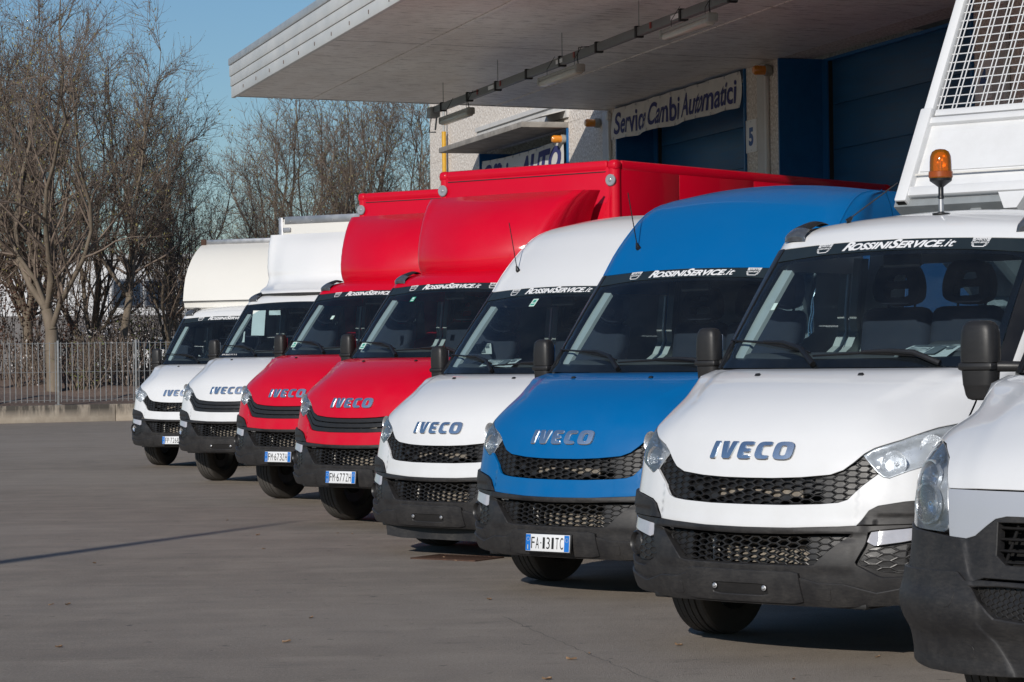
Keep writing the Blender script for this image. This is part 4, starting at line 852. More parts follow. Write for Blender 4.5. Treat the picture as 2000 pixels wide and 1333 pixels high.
        def body(mb):
            sec = [LOW([2.6], [v])[0] for v in (.40, .6, .8, 1.0, 1.2, 1.4)] + [MID([2.6], [v])[0] for v in (1.5, 1.7, 1.9, 2.1)] + [HROOF([2.6], [v])[0] for v in (2.2, 2.34, 2.5, 2.62, 2.70, 2.76, 2.82, 2.88, 2.95)]
            sec += [HROOF([s_], [2.95])[0] for s_ in (1.6, 1.1, .95, .87, .75, .6, .4, .2, 0)]
            sec = [(p[0], p[2]) for p in sec]; xs, keep = None, []
            for p in sec:
                if xs is None or p[0] < xs - .004 or p[1] > keep[-1][1] + .01: keep.append(p); xs = p[0]
            prof = keep + [(-x, z) for x, z in keep[::-1]][1:]; ys = [2.756, 3.2, 3.9, 4.6, 5.3, 6.0, 6.5]; n = len(prof)
            V = np.array([(x, y, z) for y in ys for x, z in prof]); mb.add(V, [(i * n + k, i * n + k + 1, (i + 1) * n + k + 1, (i + 1) * n + k) for i in range(len(ys) - 1) for k in range(n - 1)], 0, True)
            mb.add([(x, 6.5, z) for x, z in prof], [tuple(range(n))], 0, False)
        part(root, 'cargo_body', 'van body', body, ['paint'], rp, angle=30)
        for sg in (1, -1): P('roof_edge_ridge', 'roof edge ridge %d' % sg, lambda mb: skin_tube(mb, HROOF, [(sg * q, v) for q, v in zip(np.linspace(.935, 1.02, 12), np.linspace(2.19, 2.93, 12))], -.002, .008, 6), ['paint'])  # thin ridge added to catch light where the roof corner shows a highlight
        P('roof_gutter', 'van side trims', lambda mb: mb.box((.905, 4.6, 2.60), (.012, 3.6, .02), 0, .004), ['paint'])
    if antenna:
        sk = HROOF if roof == 'high' else LROOF; p, n_ = sk.pn([antenna[0]], [antenna[1]]); p = p[0]; d = np.array(antenna[2], float); d /= np.linalg.norm(d)
        mb = MB(); mb.tube([p + n_[0] * -.01, p + n_[0] * .012, p + n_[0] * .018 + d * .03], [.022, .018, .008], 12, 0)
        ts = np.linspace(.03, antenna[3], 40); mb.tube([p + n_[0] * .018 + d * t for t in ts], [.0036 + .0012 * (i % 2) for i in range(40)], 6, 0); link('antenna', mb.mesh('antenna', [M_TRIM]), root)
    # --- inside the cab
    P('dashboard', 'dashboard', lambda mb: (mb.box((0, 1.36, 1.42), (1.66, .46, .27), 0, .07, seg=3), mb.box((.50, 1.46, 1.53), (.42, .26, .16), 0, .06, seg=3), mb.box((0, 1.12, 1.38), (1.5, .3, .16), 0, .05)), [M_DASH])
    P('steering_wheel', 'steering wheel', lambda mb: (mb.lathe([(.205 + .016 * math.cos(t), .016 * math.sin(t)) for t in np.linspace(0, 2 * math.pi, 9)], 32, 0, Matrix.Translation((.50, 1.74, 1.44)) @ Matrix.Rotation(rad(-58), 4, 'X')), mb.tube([(.5, 1.62, 1.38), (.5, 1.74, 1.44)], .05, 8, 0)), [M_DASH])
    for x in (-.50, -.03): seat_parts(root, x, 2.36)
    seat_parts(root, .56, 2.36)
    P('cab_floor', 'cab floor', lambda mb: (mb.box((0, 1.85, .80), (1.9, 1.75, .06), 0), mb.box((-.965, 1.9, 1.2), (.03, 1.3, .55), 0), mb.box((.965, 1.9, 1.2), (.03, 1.3, .55), 0)), [M_DASH])
    P('headlining', 'headlining', lambda mb: mb.box((0, 2.22, 2.19), (1.50, 1.0, .03), 0, .01), [M_LINER])
    P('interior_mirror', 'interior mirror', lambda mb: mb.box((-.02, 1.66, 2.06), (.24, .03, .075), 0, .012), [M_TRIM])
    if roof == 'low':
        hole = soften([(-.66, 1.62), (.66, 1.62), (.62, 2.08), (-.62, 2.08)], 1, .1)
        P('cab_back', 'cab back', lambda mb: mb.prism([(-.98, .45), (.98, .45), (.95, 1.5), (.84, 2.28), (-.84, 2.28), (-.95, 1.5)], (0, 2.72, 0), (1, 0, 0), (0, 0, 1), -.03, 0, [hole]), ['paint'])
        P('rear_window', 'rear window', lambda mb: mb.prism(hole, (0, 2.735, 0), (1, 0, 0), (0, 0, 1), -.005, 0), [M_SIDE])
    else:
        P('bulkhead', 'bulkhead', lambda mb: mb.prism([(-.97, .45), (.97, .45), (.94, 1.5), (.84, 2.45), (-.84, 2.45), (-.94, 1.5)], (0, 2.70, 0), (1, 0, 0), (0, 0, 1), -.03, 0), [M_LINER])
    # --- running gear
    for sx in (-1, 1):
        wheel(root, sx * .865, 1.05, -dz, sx); wheel(root, sx * .85, 4.55 if roof == 'low' else 4.6, -dz, sx)
    P('chassis', 'chassis', lambda mb: ([mb.box((s_ * .42, 3.2, .55), (.09, 5.0, .16), 0) for s_ in (-1, 1)], mb.tube([(-.85, 1.05, .36), (.85, 1.05, .36)], .05, 8, 0), mb.tube([(-.85, 4.58, .36), (.85, 4.58, .36)], .07, 8, 0), mb.box((0, 1.3, .42), (.6, 1.3, .14), 0, .03), mb.box((0, 1.6, .60), (1.7, 2.0, .08), 0)), [M_CHASSIS])
    return root
# ------------------------------------------------------------------ the older, boxier nose of the van at the right edge
XO = [0, .30, .55, .75, .89, .975, 1.01, 1.01, 1.01]; DO = [0, .02, .07, .14, .22, .33, .53, 1.10, 2.10]
def orow(v, y0, w_=1.0, db=DO): return (v, v, y0, [a * w_ for a in XO], list(db), [0] * 9)
OLD = Skin([orow(.24, .09, .965), orow(.30, .05, .98), orow(.38, .045, .985), orow(.46, .03, .995), orow(.52, .0, 1.012), orow(.58, -.005, 1.022), orow(.64, .01, 1.012), orow(.71, .02, 1.006), orow(.80, .03, 1.0), orow(.90, .04, 1.0), orow(1.0, .055, 1.0), orow(1.08, .085, .997), orow(1.16, .14, .99, [.5 * (a + b) for a, b in zip(DO, DB)]),
            orow(1.24, .235, .98, DB), orow(1.32, .38, .972, DH), orow(1.39, .55, .968, avg(DT, DH)), orow(1.44, .71, .968, DT), orow(1.47, .87, .968, DT)])
OHL = soften([(.695, .855), (.716, .96), (.735, 1.06), (.775, 1.14), (.845, 1.19), (.905, 1.205), (.965, 1.15), (1.03, 1.03), (1.045, .93), (1.02, .885), (.90, .862)], 1, .18)
OL_GR = [(.0, .735), (.40, .742), (.445, .775), (.452, .905), (.44, .925), (0, .93)]
def nose_old(root, P):
    P('hood', 'old hood', lambda mb: patch(mb, OLD, mirror([(0, 1.032), (.4, 1.032), (.713, 1.030), (.732, 1.07), (.77, 1.145), (.84, 1.197), (.905, 1.212), (.938, 1.205)], [(0, 1.464), (.875, 1.463), (.925, 1.34)]), vs=1.7, res=.03, disp=lambda s, v: .010 * sm(.07, -.07, np.abs(s) - np.interp(v, [1.03, 1.45], [.60, .70]))), ['paint'])
    P('grille_panel', 'old grille panel', lambda mb: patch(mb, OLD, mirror([(0, .935), (.40, .932), (.455, .920), (.50, .890), (.555, .850), (.60, .838), (.690, .842)], [(0, 1.026), (.711, 1.024)]), res=.03, off=.002), [SILVER])
    for ch in 'IVECO': P('badge_letter', 'old letter ' + ch, letter(ch, -.262, .945, .525, .076, OLD), [M_CHROME])
    lo = [(0, .325), (.33, .322), (.62, .312), (.80, .312), (.95, .33), (1.06, .37), (1.11, .42)]; up = [(0, .931), (.40, .928), (.452, .916), (.498, .886), (.552, .846), (.60, .834), (.694, .838), (.90, .857), (1.02, .880), (1.07, .89)]
    low_gr = [(0, .530), (.30, .530), (.425, .538), (.455, .560), (.552, .655)]; low_up = [(0, .662), (.40, .664)]
    ridge = lambda a, v: a - np.interp(v, [.31, .45, .52, .60, .70, .87], [.36, .44, .50, .485, .57, .62])
    disp = lambda s, v: .010 * sm(-.014, .014, ridge(np.abs(s), v))
    seam = [(0, .700), (.50, .700), (.575, .672), (.62, .706), (.95, .700), (1.10, .69)]
    rl = [[(sg * (s_ + q), v_) for s_, v_ in ((.36, .32), (.44, .45), (.50, .52), (.485, .60), (.57, .70), (.62, .83))] for sg in (1, -1) for q in (-.014, 0, .014)]
    bm_ = P('bumper', 'old bumper', lambda mb: patch(mb, OLD, mirror([(s_, v - .008) for s_, v in seam], up), [mirror([(0, .735), (.40, .742), (.447, .778)], [(0, .918), (.445, .908)])], res=.018, disp=disp, thick=.05, lines=rl, chamfer=.005), [M_PLASTIC], angle=60)
    part(bm_, 'bumper_skirt', 'old bumper skirt', lambda mb: patch(mb, OLD, mirror(lo, [(0, .676), (.50, .676)] + [(s_, v - .003) for s_, v in seam[2:]]), [mirror(low_gr, low_up)], off=.018, res=.018, disp=disp, thick=.06, lines=rl, chamfer=.008), [M_PLASTIC], angle=60)
    for a, v in ((.66, .60), (.60, .40)):
        for sg in (1, -1): part(bm_, 'cover_cap', 'old cap %s %s' % (a, sg), lambda mb: patch(mb, OLD, soften([(sg * a - .045, v - .035), (sg * a + .045, v - .03), (sg * a + .05, v + .035), (sg * a - .05, v + .03)], 2, .25), off=.0295, thick=.003, res=.02), [M_PLASTIC])
    def louvre(mb):
        for k in range(4):
            v = .755 + k * .044; S = np.linspace(-.45, .45, 25); mb_pts = np.stack([S, np.full(25, v)], 1); skin_tube(mb, OLD, mb_pts, -.035, .013, 6, 0, flat=.55)
        for s_ in np.linspace(-.40, .40, 9): skin_tube(mb, OLD, [(s_ - .03, .745), (s_ + .03, .905)], -.042, .007, 6, 0)
    g = P('upper_grille', 'old louvre', louvre, [M_GRILLE], angle=60); part(g, 'grille_backing', 'old backing', lambda mb: patch(mb, OLD, [(-.5, .70), (.5, .70), (.5, .95), (-.5, .95)], off=-.11, thick=.01, res=.1), [M_DARK])
    P('lower_grille', 'old lower grille', lambda mb: hexgrid(mb, OLD, mirror(low_gr, low_up), .0245, .0235, -.014, .018, lambda a, b: abs(a) > .30, mat=0, floor=0), [M_GRILLE])
    P('engine_bay_blackout', 'old engine bay blackout', lambda mb: (mb.box((0, .78, .70), (1.4, .6, .74), 0), mb.box((0, .21, .66), (1.0, .02, .6), 0)), [M_DARK])  # black boxes added to keep light out behind the older nose
    P('screw_hole', 'old screw holes', lambda mb: [mb.lathe([(.0001, 0), (.006, .001), (.007, 0)], 8, 0, Matrix.Translation(LOCP) @ Matrix.Rotation(math.pi / 2, 4, 'X')) for LOCP in [tuple(OLD.pn([q], [.40], .016)[0][0]) for q in (-.33, -.30)]], [M_DARK])
def nose_old_side(root, P, sg, k, f):
    y2s = lambda y: 1.10 + (y - .62) * .5 / .93
    arch = [(y2s(1.05 - .44 * math.cos(t)), .36 + .44 * math.sin(t)) for t in np.linspace(.45, math.pi, 15)]
    P('fender', 'old fender' + k, lambda mb: patch(mb, OLD, f([(1.052, .90), (1.095, .88), (1.115, .60)] + arch + [(1.615, .36), (1.615, 1.462), (.884, 1.462), (.933, 1.345), (.945, 1.207), (.975, 1.155), (1.04, 1.035), (1.055, .94)]), vs=1.3, res=.05), ['paint'])
    h = P('headlight', 'old headlight base' + k, lambda mb: patch(mb, OLD, f(OHL), off=-.058, thick=.03, res=.018, disp=lambda s, v: .052 * sm(.03, 0, near_poly(np.stack([np.abs(s), v], 1), OHL)[1])), [M_HLHOUSE])
    def bowl(c, r_):
        def b(mb):
            p, n_ = OLD.pn([sg * c[0]], [c[1]], -.022); zax = Vector((n_[0][0] * .8, -1, .05)).normalized(); M = Matrix.Translation(p[0]) @ Vector((0, 0, 1)).rotation_difference(zax).to_matrix().to_4x4()
            mb.lathe([(r_ * 1.12, -.012), (r_ * 1.12, .004), (r_, .004), (r_ * .95, -.004), (r_ * .84, -.02), (r_ * .6, -.04), (r_ * .25, -.055), (.0001, -.055)], 32, 0, M); mb.lathe([(.0001, -.008), (.010, -.012), (.016, -.03), (.016, -.055)], 12, 1, M)
        return b
    for i, (c, r_) in enumerate((((.850, .962), .076), ((.862, 1.082), .056), ((.888, 1.155), .030))): part(h, 'reflector', 'old reflector %d' % i + k, bowl(c, r_), [M_REFL, M_CHROME])
    part(h, 'lens', 'old lens' + k, lambda mb: patch(mb, OLD, f(OHL), off=.002, thick=.012, res=.03), [M_LENS])
# ------------------------------------------------------------------ the row of vans, farthest first
ROWG = 'vans and trucks parked in a row before the workshop'
v1 = van('white truck with a cream rounded box over its cab, farthest in the row', ROWG, -4.846, 35.748, 23.58, .025, WHITE, plate='FP 726B', fog='lit', name='box_truck', category='truck')
v2 = van('white truck with a white box and fairing, papers hanging behind its windscreen', ROWG, -3.608, 30.843, 30.77, .117, WHITE, grille='slats', strip=False, fog='lit', bolts=True, name='box_truck', category='truck')
v3 = van('red box truck with the number plate FM 673ZH', ROWG, -2.479, 26.576, 35.2, .134, RED, grille='slats', plate='FM 673ZH', name='box_truck', category='truck')
v4 = van('red box truck with the number plate FM 677ZH and the tallest red box', ROWG, -1.549, 22.771, 38.03, .093, RED, grille='slats', plate='FM 677ZH', name='box_truck', category='truck')
v5 = van('white high-roof panel van between the larger red truck and the blue van', ROWG, -.667, 19.364, 41.86, -.046, WHITE, roof='high', bolts=True, antenna=(-.68, 2.345, (-.30, .10, 1), .42))
v6 = van('blue high-roof panel van with the number plate FA 131TC', ROWG, .242, 16.061, 39.47, -.021, BLUE, roof='high', plate='FA 131TC', antenna=(-.664, 2.359, (-.36, .22, 1), .43))
v7 = van('white tipper truck with an amber beacon on its cab and its bed raised', ROWG, 1.143, 12.657, 39.68, .014, WHITE, bolts=True, antenna=(-.529, 2.37, (.62, .55, .60), .36), name='tipper_truck', category='truck')
v8 = van('older white van with a silver grille panel, cut off by the right edge', ROWG, 2.155, 9.30, 39.5, 0.0, WHITE, strip=False, lamps=False, nose='old')

def sub(parent, name, build, mats, angle=38):
    mb = MB(); build(mb); return link(name, mb.mesh(name, mats, angle), parent)
# skid plate under the white panel van's bumper
sub(v5, 'skid_plate', lambda mb: mb.prism([(-.62, .0), (.62, .0), (.60, -.085), (.45, -.10), (-.44, -.10), (-.60, -.085)], (0, .16, .285), (1, 0, 0), (0, .12, .99), .012, 0), [M_PLASTIC])

# fairings on the cab roofs
def fairing_skin(b):
    rows = []
    for v, y, w_, bow in ((2.27, 2.03, .79, .26), (2.33, 2.00, .805, .27), (2.42, 1.99, .82, .27), (2.58, 2.02, .84, .26), (2.75, 2.09, .865, .23), (2.90, 2.19, .90, .17), (3.00, 2.29, .935, .11), (3.07, 2.40, .97, .06)):
        y = y + b; x = [a * w_ for a in (0, .3, .58, .80, .92, .975, 1.0, 1.0, 1.0)]; dy = [-bow, -bow * .86, -bow * .58, -bow * .26, -.01, .07, .18, .40, .62]; y8 = 2.64 - y
        t_ = min(1, max(0, (v - 2.5) / .5)); x[7] = w_ + t_ * .03; x[8] = w_ + t_ * .05
        q = min(1, y8 / .62); dy[5:] = [dy[5] * q, dy[6] * q, dy[7] * q, y8]; rows.append((v, v, y, x, dy, [0] * 9))
    return Skin(rows, False)
def cargo_box(root, pnt, y0, y1, hw, z0, z1, rails, lampmat, seams, round_post=True, peak=False):
    bx = sub(root, 'cargo_box', lambda mb: mb.box((0, (y0 + y1) / 2, (z0 + z1) / 2), (2 * hw - .05, y1 - y0 - .05, z1 - z0 - .05), 0), [pnt])
    sub(bx, 'front_board', lambda mb: mb.box((0, y0 + .014, (z0 + z1) / 2), (2 * hw - .13, .026, z1 - z0 - .12), 0, .004), [pnt])
    for sx in (-1, 1):
        n = len(seams) + 1; ed = [y0 + .07] + seams + [y1 - .07]
        for a, b in zip(ed[:-1], ed[1:]): sub(bx, 'side_panel', lambda mb: mb.box((sx * (hw - .014), (a + b) / 2, (z0 + z1) / 2), (.026, b - a - .008, z1 - z0 - .12), 0, .003), [pnt])
        for y in (y0, y1):
            if round_post: sub(bx, 'corner_post', lambda mb: mb.tube([(sx * (hw - .055), y + (.055 if y == y0 else -.055), z0), (sx * (hw - .055), y + (.055 if y == y0 else -.055), z1 - .02)], .062, 20, 0), [rails])
            else: sub(bx, 'corner_post', lambda mb: mb.box((sx * (hw - .03), y + (.03 if y == y0 else -.03), (z0 + z1) / 2), (.066, .066, z1 - z0), 0, .008), [rails])
        sub(bx, 'top_rail', lambda mb: mb.box((sx * (hw - .03), (y0 + y1) / 2, z1 - .045), (.075, y1 - y0 - .20, .105), 0, .03 if round_post else .008), [rails])
        if round_post:
            for y in (y0, y1): sub(bx, 'corner_cap', lambda mb: mb.box((sx * (hw - .05), y + (.05 if y == y0 else -.05), z1 - .045), (.122, .122, .112), 0, .045, seg=4), [rails])
            sub(bx, 'marker_lamp', lambda mb: mb.lathe([(.058, 0), (.058, .012), (.05, .018), (.02, .016), (.012, .022), (.0001, .024)], 24, 0, Matrix.Translation((sx * (hw - .055), y0 - .006, z1 - .19)) @ Matrix.Rotation(math.pi / 2, 4, 'X')), [lampmat])
        else: sub(bx, 'marker_lamp', lambda mb: mb.box((sx * (hw - .14), y0 - .012, z1 - .17), (.13, .035, .06), 0, .012), [lampmat])
    sub(bx, 'top_rail', lambda mb: mb.box((0, y0 + .03, z1 - .045), (2 * hw - .20, .075, .105), 0, .03 if round_post else .008), [rails]); sub(bx, 'top_rail', lambda mb: mb.box((0, y1 - .03, z1 - .045), (2 * hw - .2, .075, .105), 0, .02), [rails])
    if round_post: sub(bx, 'seam', lambda mb: mb.box((0, y0 - .0015, z1 - .105), (2 * hw - .24, .008, .008), 0), [M_SEAM]); sub(bx, 'rivet_row', lambda mb: [mb.lathe([(.006, 0), (.004, .003), (.0001, .004)], 6, 0, Matrix.Translation((hw - .125, y0, z1 - .35 - k * .06)) @ Matrix.Rotation(math.pi / 2, 4, 'X')) for k in range(16)], [rails])['kind'] = 'stuff'
    else: sub(bx, 'rivet_row', lambda mb: [mb.lathe([(.012, 0), (.008, .006), (.0001, .008)], 8, 0, Matrix.Translation((-hw + .2 + k * .35, y0 - .01, z1 - .06)) @ Matrix.Rotation(math.pi / 2, 4, 'X')) for k in range(6)], [M_ALU])['kind'] = 'stuff'
    sub(bx, 'box_roof', lambda mb: mb.box((0, (y0 + y1) / 2, z1 - .012), (2 * hw - .2, y1 - y0 - .2, .012), 0), [M_ROOFS]); sub(bx, 'box_floor', lambda mb: mb.box((0, (y0 + y1) / 2, z0 - .05), (2 * hw - .1, y1 - y0 - .1, .10), 0, .01), [M_CHASSIS]); return bx
M_ROOFS = simple('translucent box roof', (.55, .55, .52), .6); M_LAMPG = simple('grey lamp lens', (.28, .29, .31), .2, coat=.8)
for root, pnt, b, ln, seams in ((v4, RED, .0, 8.15, [3.86, 5.25, 6.6]), (v3, RED, .0, 7.6, [3.86, 5.25, 6.5])):
    cargo_box(root, pnt, 2.76, ln, 1.115, 1.02, 3.36, pnt, M_LAMPG, seams); sk = fairing_skin(b); sub(root, 'roof_fairing', lambda mb: patch(mb, sk, [(-2.55, 2.285), (2.55, 2.285), (2.55, 3.065), (-2.55, 3.065)], res=.05, thick=.02), [pnt]); sub(root, 'fairing_gasket', lambda mb: patch(mb, sk, [(-2.5, 2.272), (2.5, 2.272), (2.5, 2.287), (-2.5, 2.287)], off=-.01, thick=.02, res=.06), [M_SEAM])
cargo_box(v2, CREAM, 2.74, 7.2, 1.08, 1.02, 3.35, M_ALU, M_LAMPG, [4.2, 5.7], round_post=False)
sk2 = Skin([(v, v, y + .12, [a * w_ for a in (0, .3, .58, .80, .93, .985, 1.0, 1.0, 1.0)], [-bow, -bow * .85, -bow * .6, -bow * .25, -.02, .05, .12, min(.3, 2.52 - y - .12), 2.62 - y - .12], [0] * 9) for v, y, w_, bow in ((2.28, 1.72, .80, .22), (2.33, 1.78, .84, .24), (2.40, 1.98, .88, .26), (2.47, 2.06, .90, .25), (2.62, 2.07, .92, .22), (2.80, 2.11, .94, .18), (2.98, 2.18, .97, .12), (3.10, 2.26, 1.0, .06))], False)
sub(v2, 'roof_fairing', lambda mb: patch(mb, sk2, [(-2.55, 2.30), (2.55, 2.30), (2.55, 3.095), (-2.55, 3.095)], res=.06, thick=.02), [WHITE]); sub(v2, 'fairing_gasket', lambda mb: patch(mb, sk2, [(-2.0, 2.283), (2.0, 2.283), (2.0, 2.302), (-2.0, 2.302)], off=-.01, thick=.02, res=.06), [M_SEAM])
# farthest truck: box with a rounded nose above the cab
def nose_profile(): return [(2.62, 2.30), (2.12, 2.31), (2.09, 2.33), (2.075, 2.40), (2.06, 2.415), (2.045, 2.43), (2.055, 2.50), (2.075, 2.62), (2.12, 2.78), (2.20, 2.93), (2.31, 3.07), (2.44, 3.19), (2.58, 3.28), (2.66, 3.31)]
def luton(mb):
    pr = nose_profile(); n = len(pr); X = np.linspace(-1.07, 1.07, 9); V = [(x, y, z) for x in X for y, z in pr]; mb.add(V, [((i + 1) * n + k, (i + 1) * n + k + 1, i * n + k + 1, i * n + k) for i in range(8) for k in range(n - 1)], 0, True)
    for x, fl in ((-1.07, 1), (1.07, 0)):
        ring = [(x, y, z) for y, z in pr] + [(x, 2.75, 3.31), (x, 2.75, 2.30)]; mb.add(ring, [tuple(range(len(ring)))[::-1] if fl else tuple(range(len(ring)))], 0)
bx1 = sub(v1, 'cargo_box', lambda mb: mb.box((0, 5.0, 2.17), (2.14, 4.5, 2.28), 0, .01), [CREAM]); sub(bx1, 'box_nose', luton, [CREAM], 30)
sub(bx1, 'nose_seam', lambda mb: mb.box((0, 2.046, 2.418), (2.15, .012, .012), 0), [M_SEAM]); sub(bx1, 'top_rail', lambda mb: mb.box((0, 2.70, 3.345), (2.17, .10, .075), 0, .012), [M_ALU])
for sx in (-1, 1): sub(bx1, 'top_rail', lambda mb: mb.box((sx * 1.05, 5.0, 3.345), (.07, 4.5, .07), 0, .012), [M_ALU])
sub(bx1, 'rail_cap', lambda mb: mb.box((-1.05, 2.66, 3.34), (.09, .06, .10), 0, .012), [M_RUST])

# raised tipper bed
TA = rad(30); bed = bpy.data.objects.new('tipper_bed', None); COL.objects.link(bed); bed.parent = v7; bed.location = (0, 3.20, 2.51); bed.rotation_euler = (-TA, 0, 0)     # bed axes: x across, y back along the floor, z up the headboard
BW = .945
sub(bed, 'headboard', lambda mb: (mb.box((0, .02, .30), (2 * BW - .1, .03, .60), 0, .006), mb.box((0, -.015, .035), (2 * BW - .12, .05, .07), 0, .012), mb.box((0, .0, .575), (2 * BW - .06, .06, .05), 0, .012), mb.box((0, -.02, .165), (1.8, .006, .012), 1), mb.prism([(-.86, .20), (.86, .20), (.78, .50), (-.78, .50)], (0, -.004, 0), (1, 0, 0), (0, 0, 1), .006, 0)), [WHITE, CREAM])
for sx in (-1, 1):
    sub(bed, 'side_post', lambda mb: (mb.box((sx * (BW - .03), 0, .31), (.085, .10, .70), 0, .012), mb.box((sx * (BW - .03), .01, 1.40), (.07, .08, 1.55), 0, .012)), [WHITE]); sub(bed, 'side_board', lambda mb: mb.box((sx * (BW - .02), 1.62, .22), (.03, 3.1, .38), 0, .008), [WHITE])
sub(bed, 'post_end', lambda mb: mb.box((-(BW - .03), 0, -.041), (.06, .075, .004), 0), [M_DARK])
sub(bed, 'mesh_rail', lambda mb: mb.box((0, .005, .640), (2 * BW - .16, .045, .05), 0, .008), [WHITE]); sub(bed, 'mesh_rail', lambda mb: mb.box((0, .005, 2.15), (2 * BW - .16, .045, .05), 0, .008), [WHITE])
mbw = MB(); mbw.tube([(-BW + .06, 0, 0), (BW - .06, 0, 0)], .0042, 6, 0); hw_me = mbw.mesh('mesh wire across', [WHITE]); mbw = MB(); mbw.tube([(0, 0, .66), (0, 0, 2.15)], .0042, 6, 0); vw_me = mbw.mesh('mesh wire up', [WHITE])
for k in range(22): link('wire', hw_me, bed, (0, .012, .715 + k * .066))
for k in range(19):
    for q in (0, .028): link('wire', vw_me, bed, (-BW + .085 + k * .100 + q, .003, 0))
sub(bed, 'bed_floor', lambda mb: (mb.box((0, 1.6, -.03), (1.96, 3.2, .05), 0, .006), [mb.box((s_ * .42, 1.6, -.13), (.08, 3.1, .15), 0, .01) for s_ in (-1, 1)], [mb.box((0, .25 + k * .45, -.09), (1.7, .06, .07), 0, .006) for k in range(7)]), [M_LINER])
[sub(bed, 'bracket', lambda mb: mb.prism([(-.10, 0), (.10, 0), (.055, -.12), (-.03, -.12)], (x, -.03, -.005), (1, 0, 0), (0, 0, 1), .07, 0), [WHITE]) for x in (-.14, .6)]
sub(bed, 'rear_board', lambda mb: mb.box((0, 3.2, .2), (1.96, .03, .38), 0, .008), [WHITE])
sub(v7, 'tipping_ram', lambda mb: (mb.tube([(0, 3.5, .7), (0, 3.62, 1.5)], .07, 14, 0), mb.tube([(0, 3.62, 1.5), (0, 3.72, 2.2)], .045, 14, 1)), [M_CHASSIS, M_CHROME])
# beacon on the tipper's cab
bp, bn = LROOF.pn([.10], [2.41]); bp = bp[0]; Tb = Matrix.Translation(bp)
be = sub(v7, 'beacon', lambda mb: (mb.lathe([(.05, -.004), (.05, .004), (.024, .006), (.013, .012), (.013, .085), (.018, .086), (.018, .10), (.015, .105), (.015, .15), (.034, .165), (.062, .185), (.064, .205)], 24, 0, Tb)), [M_TRIM]); sub(be, 'stem', lambda mb: mb.lathe([(.0145, .012), (.0145, .082)], 16, 0, Tb), [M_ALU])
sub(be, 'beacon_lens', lambda mb: mb.lathe([(.064, .200), (.067, .205), (.067, .235), (.062, .238), (.061, .29), (.058, .325), (.047, .350), (.028, .362), (.0001, .366)], 32, 0, Tb), [M_AMBER]); sub(be, 'lens_ring', lambda mb: mb.lathe([(.0655, .204), (.068, .206), (.068, .236), (.0625, .239)], 32, 0, Tb), [simple('dark amber', (.30, .06, .008), .3)])
sub(be, 'beacon_reflector', lambda mb: (mb.lathe([(.038, .03), (.03, .014), (.016, .004), (.0001, 0)], 20, 0, Tb @ Matrix.Translation((.015, .02, .285)) @ Matrix.Rotation(rad(75), 4, 'X')), mb.tube([(bp[0], bp[1], bp[2] + .2), (bp[0], bp[1], bp[2] + .30)], .012, 10, 0)), [M_CHROME])

# stickers on the glass (s, v, width, height, colour)
def sticker(root, s0, v0, w_, h, m, off=-.006, band=None):
    st = sub(root, 'sticker', lambda mb: patch(mb, MID, [(s0, v0), (s0 + w_, v0), (s0 + w_, v0 + h), (s0, v0 + h)], off=off, thick=.001, res=.03), [m])
    if band: sub(st, 'sticker_print', lambda mb: [patch(mb, MID, [(s0 + w_ * a, v0 + h * b), (s0 + w_ * c, v0 + h * b), (s0 + w_ * c, v0 + h * d), (s0 + w_ * a, v0 + h * d)], off=off + .0012, thick=.0008, res=.03) for a, b, c, d in ((.15, .15, .85, .35), (.25, .5, .75, .85))], [band])
sticker(v5, -.20, 2.015, .062, .062, M_PALE, .0055, M_GREEN); sticker(v4, -.43, 2.01, .055, .045, M_GREEN, .0055, M_PALE); sticker(v3, -.36, 1.86, .045, .04, M_PALE, .0055)
sticker(v4, -.80, 1.555, .085, .06, M_PALE, .0055, M_GREEN); sticker(v3, -.80, 1.555, .085, .06, M_PALE, .0055, M_GREEN); sticker(v7, -.68, 1.80, .032, .04, M_PALE, .0055)
def scrawl(root):                                                          # white scribble low on the white truck's windscreen
    mb = MB(); x = -.80
    for i in range(9):
        pts = [(x + .012 * math.sin(k * 1.9 + i) + k * .0025, 1.493 + .020 * (.5 + .5 * math.sin(k * 2.3 + i * 1.3))) for k in range(7)]; skin_tube(mb, MID, pts, .004, .0022, 4, 0); x += .038
    link('chalk_mark', mb.mesh('chalk mark', [M_LETTER]), root)
scrawl(v2)
